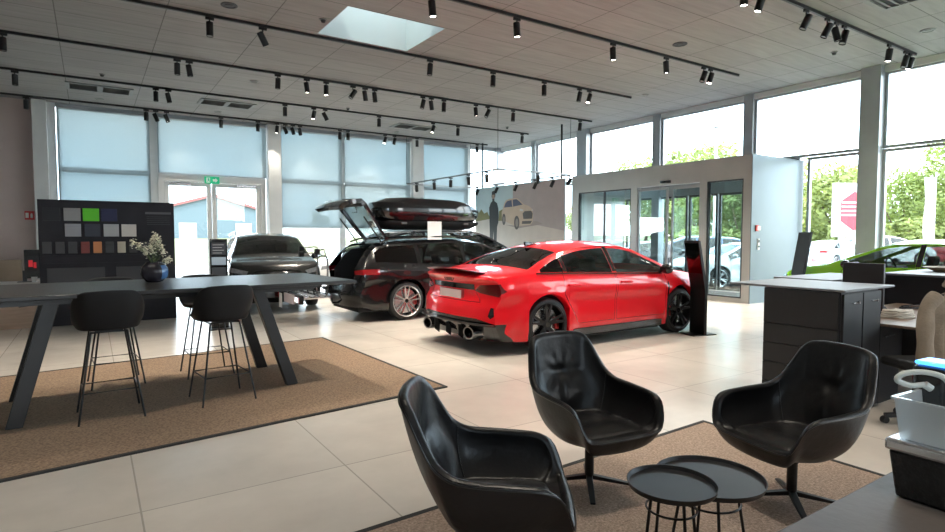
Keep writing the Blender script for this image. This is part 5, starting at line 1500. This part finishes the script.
tray_m = mat('tray black metal', (.022, .023, .026), .42, .2, .12, 6)
def tray(r, h, loc, label, rz):
    t = thing('tray_table', label, 'side table', loc, rz, 'round tray tables')
    obj('tray', MB().lathe([(.0001, h - .010), (r - .008, h - .010), (r, h + .006), (r + .004, h + .006), (r - .004, h - .018), (.0001, h - .019)], 56), tray_m, t)
    rf = r * .62
    for k in range(4):
        a = PI / 4 + PI / 2 * k
        obj('leg', MB().tube([(rf * .8 * math.cos(a), rf * .8 * math.sin(a), h - .019), (rf * 1.25 * math.cos(a), rf * 1.25 * math.sin(a), 0)], .007, 8), blackm, t)
    obj('wire_ring', MB().tube([(rf * .92 * math.cos(2 * PI * i / 28), rf * .92 * math.sin(2 * PI * i / 28), h - .11) for i in range(28)], .005, 6, True).tube([(rf * .8 * math.cos(2 * PI * i / 28), rf * .8 * math.sin(2 * PI * i / 28), h - .028) for i in range(28)], .005, 6, True), blackm, t)
tray(.185, .47, (2.065, 1.555, .013), 'smaller round black tray table, left and slightly higher', .4)
tray(.238, .425, (2.36, 1.57, .013), 'larger round black tray table, right and slightly lower', .1)

# ------------------------------------------------------------------ reception
top_m = mat('counter top grey', (.17, .178, .19), .45, 0, .05, 3)
body_m = mat('counter charcoal', (.014, .014, .017), .5, 0, .15, 4)
t = thing('reception_cabinet', 'charcoal drawer cabinet with pale grey overhanging top, front of the reception', 'cabinet', (5.2, 2.27, 0))
obj('carcass', MB().box(0.02, .72, .02, .68, .0, 1.075), body_m, t, bevel=.003)
obj('top_panel', MB().box(-.0, .95, -.02, 1.02, 1.08, 1.10), top_m, t, bevel=.003)
zz = [.03, .21, .39, .57, .75, 1.07]
for k in range(5): obj('drawer_front', MB().box(0.0, .02, .03, .67, zz[k] + .008, zz[k + 1]), body_m, t, bevel=.002)
for a, b in ((.03, .37), (.39, .73)):
    d = obj('cabinet_door', MB().box(a, b, 0, .02, .03, 1.06), body_m, t, bevel=.002)
    obj('door_lock' if a > .2 else 'door_pull', MB().cyl((b - .08, 0, .98), (b - .08, -.012, .98), .014, 14).box(b - .2, b - .11, -.012, 0, .975, .985), silver, d)
t = thing('reception_counter', 'second pale topped counter behind the drawer cabinet', 'counter', (6.55, 2.95, 0))
obj('counter_top', MB().box(-.05, 1.25, 0, .62, 1.06, 1.085), top_m, t, bevel=.003)
obj('counter_body', MB().box(0, 1.2, .03, .59, 0, 1.06), body_m, t, bevel=.003)
obj('plinth', MB().box(0.03, 1.17, .0, .03, 0.08, .12), body_m, t, smooth=False)
t = thing('back_counter', 'long counter with pale top and dark front at the right edge', 'counter', (8.1, 1.0, 0))
obj('counter_top', MB().box(-.03, 2.3, -1.5, 2.12, 1.075, 1.10), top_m, t, bevel=.003)
obj('counter_body', MB().box(0, 2.25, -1.48, 2.08, 0, 1.075), body_m, t, bevel=.003)
obj('plinth', MB().box(.02, 2.2, 2.08, 2.10, 0, .08), body_m, t, smooth=False)
t = thing('reception_desk', 'low wooden topped work desk between the dark counters', 'desk', (6.0, 2.25, 0))
obj('desk_top', MB().box(0, 2.02, -1.2, .66, .725, .75), oak, t, bevel=.003)
obj('desk_panel', MB().box(.02, .45, .05, .62, 0, .725), body_m, t, bevel=.003)
for lx, ly in ((1.9, -1.12), (.1, -1.12)): obj('desk_leg', MB().box(lx, lx + .05, ly, ly + .05, 0, .725), blackm, t, smooth=False)
obj('modesty_panel', MB().box(.45, 2.0, .58, .62, .1, .725), body_m, t, smooth=False)
obj('drawer_pull', MB().bar((.1, .045, .62), (.3, .045, .62), .015, .015), silver, t)
t = thing('screen_housing', 'black two-sided screen housing standing behind the cabinet top', 'screen', (6.62, 2.72, .751), R(0))
obj('front_panel', MB().box(0, .04, -.20, .18, .0, .52), body_m, t, bevel=.006)
obj('side_panel', MB().box(.04, .30, .15, .18, 0, .52), body_m, t, bevel=.006)
obj('foot', MB().box(-.04, .3, -.15, .15, 0, .012), body_m, t)
cloth = mat('off white cloth', (.55, .52, .47), .9, 0, .08, 12)
def heap(loc, sx, sy, h, m, name, lb, cat, seed, n=4):
    rnd = random.Random(seed); t = thing(name, lb, cat, loc, rnd.uniform(-.2, .2)); z = 0
    for k in range(n):
        rows = []; th_ = h / n
        ph = rnd.random() * 6
        for j in range(5):
            q = j / 4; rr = math.sin(PI * (.12 + .76 * q)) * .12 + .88
            zz_ = z + th_ * q
            rows.append([(sx * rr * math.copysign(abs(math.cos(a)) ** .6, math.cos(a)) * (1 - .06 * k) + .012 * math.sin(3 * a + ph), sy * rr * math.copysign(abs(math.sin(a)) ** .6, math.sin(a)) * (1 - .05 * k) + .012 * math.cos(4 * a + ph), zz_ + .006 * math.sin(5 * a + ph) * (1 if j > 1 else 0)) for a in [2 * PI * i / 36 for i in range(36)]])
        c0 = Vector((0, 0, rows[0][0][2])); c1 = Vector((0, 0, z + th_ * 1.05))
        rows = [[tuple(c0)] * 36] + rows + [[(p[0] * .5, p[1] * .5, z + th_ * 1.08 + .004 * math.sin(i)) for i, p in enumerate(rows[-1])], [tuple(c1)] * 36]
        obj('fold', MB().grid(rows, True), m, t, angle=60); z += th_ * .96
    return t
heap((6.62, 2.38, .751), .17, .11, .075, cloth, 'folded_shirts', 'crumpled stack of off white cloth on the reception desk', 'cloth', 3)
heap((6.85, 2.68, .751), .15, .09, .05, mat('navy cloth', (.02, .022, .035), .8), 'folded_cloth', 'dark folded cloth behind the white cloth on the desk', 'cloth', 4, 2)
t = thing('hole_punch', 'black desk tool lying behind the white cloth', 'office tool', (7.45, 2.55, .751), R(-30))
obj('tool_body', MB().box(-.14, .14, -.025, .025, 0, .03), black_gl, t, bevel=.01); obj('tool_arm', MB().bar((-.12, 0, .035), (.12, 0, .055), .03, .012), black_gl, t)
t = thing('pen_cup', 'black pen holder beside the screen housing on the desk', 'pen holder', (6.45, 2.62, .751))
obj('cup', MB().lathe([(.0001, 0), (.036, 0), (.036, .10), (.032, .10), (.032, .01), (.0001, .01)], 20), blackm, t)
for a in (0, 2, 4): obj('pen', MB().tube([(.01 * math.cos(a), .01 * math.sin(a), .01), (.03 * math.cos(a), .03 * math.sin(a), .15)], .004, 6), blackm, t)
t = thing('wooden_bowl', 'shallow pale wooden bowl on the back counter at the right edge', 'bowl', (8.95, 2.72, 1.101))
obj('bowl', MB().lathe([(.0001, 0), (.12, 0), (.24, .055), (.245, .06), (.232, .06), (.12, .012), (.0001, .01)], 32), mat('bowl wood', (.42, .30, .17), .5, 0, .15, 6), t); obj('foot_ring', MB().lathe([(.10, -.0), (.12, 0), (.12, .006), (.10, .006)], 32), mat('bowl wood', (0, 0, 0)), t)

# office chair with a beige jacket
CX, CY = 5.66, 1.80
t = thing('office_chair', 'dark office chair at the reception desk, under the beige jacket', 'office chair', (CX, CY, 0), R(60))
obj('column', MB().cyl((0, 0, .08), (0, 0, .46), .03, 14), blackm, t)
for k in range(5):
    a = 2 * PI * k / 5
    l = obj('leg', MB().bar((0, 0, .10), (.31 * math.cos(a), .31 * math.sin(a), .065), .045, .03), blackm, t)
    obj('castor', MB().cyl((.31 * math.cos(a) - .02, .31 * math.sin(a), .028), (.31 * math.cos(a) + .02, .31 * math.sin(a), .028), .028, 14), rubber, l)
obj('seat', MB().box(-.25, .25, -.25, .25, .46, .54), matte_b, t, bevel=.04)
obj('backrest', MB().cbox((-.27, 0, .83), .06, .44, .56), matte_b, t, bevel=.04)
obj('back_support', MB().bar((-.05, 0, .45), (-.28, 0, .65), .08, .025), matte_b, t)
beige = mat('jacket beige', (.30, .245, .19), .9, 0, .12, 9, .3, 60)
tj = thing('jacket', 'beige jacket hung over the office chair at the right edge', 'jacket', (CX, CY, 0), R(60))
rows = []
rnd = random.Random(2)
for j in range(17):
    q = j / 16; z = 1.14 - q * .66
    w_ = .10 + .18 * min(1, q * 5) ** .7 + .03 * math.sin(q * 5); d_ = .035 + .06 * min(1, q * 4) + .01 * math.sin(q * 9)
    rows.append([(-.27 + d_ * math.copysign(abs(math.cos(a)) ** .7, math.cos(a)) + .012 * math.sin(a * 9 + q * 3) * q, w_ * math.copysign(abs(math.sin(a)) ** .8, math.sin(a)) + .006 * math.sin(a * 7 + 8 * q), z - .015 * math.cos(2 * a) * q) for a in [2 * PI * i / 60 for i in range(60)]])
rows = [[(-.27, 0, 1.175)] * 60] + rows
obj('jacket_body', MB().grid(rows, True), beige, tj, sub=1, angle=80)
for sg in (1, -1):
    pts = spline([(-.27, .21 * sg, 1.10), (-.28, .30 * sg, 1.0), (-.31, .335 * sg, .82), (-.30, .32 * sg, .66), (-.27, .30 * sg, .55)], 5)
    obj('sleeve', MB().tube(pts, [.056 + .004 * math.sin(i * .9) for i in range(len(pts))], 14), beige, tj, sub=1)
obj('collar', MB().tube(spline([(-.20, -.09, 1.17), (-.27, -.11, 1.21), (-.33, 0, 1.22), (-.27, .11, 1.21), (-.20, .09, 1.17)], 5), .022, 8), beige, tj)

# ------------------------------------------------------------------ near table with the drinks caddy
t = thing('side_counter', 'brownish grey table top at the bottom right corner', 'counter', (1.15, -.9, 0))
near_m = mat('near table laminate', (.115, .10, .092), .5, 0, .12, 5, .05, 40)
obj('table_top', MB().box(0, 2.2, 0, 1.56, .86, .90), near_m, t, bevel=.004)
obj('table_body', MB().box(.15, 2.1, .05, 1.40, 0.02, .86), body_m, t, smooth=False)
CB = (1.66, .59, .901)
t = thing('caddy_box', 'black tapered box with a shiny chrome rim on the near table', 'box', CB, R(-2))
w1, d1, w2_, d2, hh = .34, .28, .385, .32, .118     # bottom and top sizes
def frus(mb, a, b, c, d, z0, z1, ox=0, oy=0):
    return mb.add([(ox, oy, z0), (ox + a, oy, z0), (ox + a, oy - b, z0), (ox, oy - b, z0), (ox - (c - a) / 2, oy + (d - b) / 2, z1), (ox + a + (c - a) / 2, oy + (d - b) / 2, z1), (ox + a + (c - a) / 2, oy - b - (d - b) / 2, z1), (ox - (c - a) / 2, oy - b - (d - b) / 2, z1)],
                  [(0, 3, 2, 1), (0, 1, 5, 4), (1, 2, 6, 5), (2, 3, 7, 6), (3, 0, 4, 7), (4, 5, 6, 7)])
wk = mat('black woven plastic', (.012, .012, .012), .5, 0, .4, 60, .4, 90)
obj('box_body', frus(MB(), w1, d1, w2_ - .015, d2 - .015, 0, hh), wk, t, bevel=.006)
a_, b_ = -.024, .022
rim_ = MB()
X0_, X1_, Y1_, Y0_ = -(w2_ - w1) / 2, w1 + (w2_ - w1) / 2, (d2 - d1) / 2, -d1 - (d2 - d1) / 2
rim_.box(X0_, X1_, Y0_, Y1_, hh, hh + .03)
obj('chrome_rim', rim_, silver, t, bevel=.008)
t = thing('plastic_container', 'translucent square plastic tub on top of the chrome rimmed box', 'container', (1.655, .585, .901 + hh + .031), R(-4))
fro = glass('frosted plastic', (.88, .93, .95), .08, .45, (.85, .9, .93), .15)
tub = MB(); s1, s2, ht = .125, .145, .095
def ringp(sz, z, off=0): return [(.005 + sz * (1 if i in (1, 2) else 0) - (sz - s1) / 2 + (off if i in (0, 3) else -off), -sz * (1 if i in (2, 3) else 0) + (sz - s1) / 2 + (-off if i in (0, 1) else off), z) for i in range(4)]
tub.grid([ringp(s1, 0), ringp(s2, ht), ringp(s2 + .012, ht + .002), ringp(s2 + .012, ht + .008), ringp(s2, ht + .008, .003), ringp(s1, .006, .003)], True)
tub.add(ringp(s1, 0), [(0, 1, 2, 3)]).add(ringp(s1, .006, .003), [(0, 1, 2, 3)])
obj('tub', tub, fro, t, smooth=False)
t = thing('hose', 'white curved plastic hose looping above the translucent tub', 'hose', (1.652, .588, .901 + hh + .038))
obj('tube', MB().tube(spline([(.06, -.085, .0), (.06, -.087, .10), (.052, -.078, .148), (.03, -.045, .162), (.0, -.01, .156), (-.008, .0, .138), (.02, -.02, .126), (.04, -.04, .130)], 6), .0068, 10), mat('milky tube', (.60, .64, .62), .35), t)
obj('tube_nozzle', MB().cyl((.04, -.04, .130), (.05, -.05, .120), .009, 10), mat('milky tube', (0, 0, 0)), t)
t = thing('coffee_device', 'black device with glowing blue lid behind the translucent tub', 'device', (1.785, .612, .901 + hh + .031), R(-5))
obj('device_body', MB().box(0, .09, -.085, 0, 0, .165), black_gl, t, bevel=.016)
obj('blue_lid', MB().box(.006, .084, -.079, -.006, .166, .176), mat('blue lamp lid', (.06, .30, .95), .3, emit=1.6), t, bevel=.012)
obj('side_tank', MB().box(.095, .17, -.10, -.02, 0, .13), black_gl, t, bevel=.014)
obj('tank_lid', MB().box(.097, .168, -.098, -.022, .131, .139), mat('blue grey lid', (.10, .16, .22), .3), t, bevel=.006)
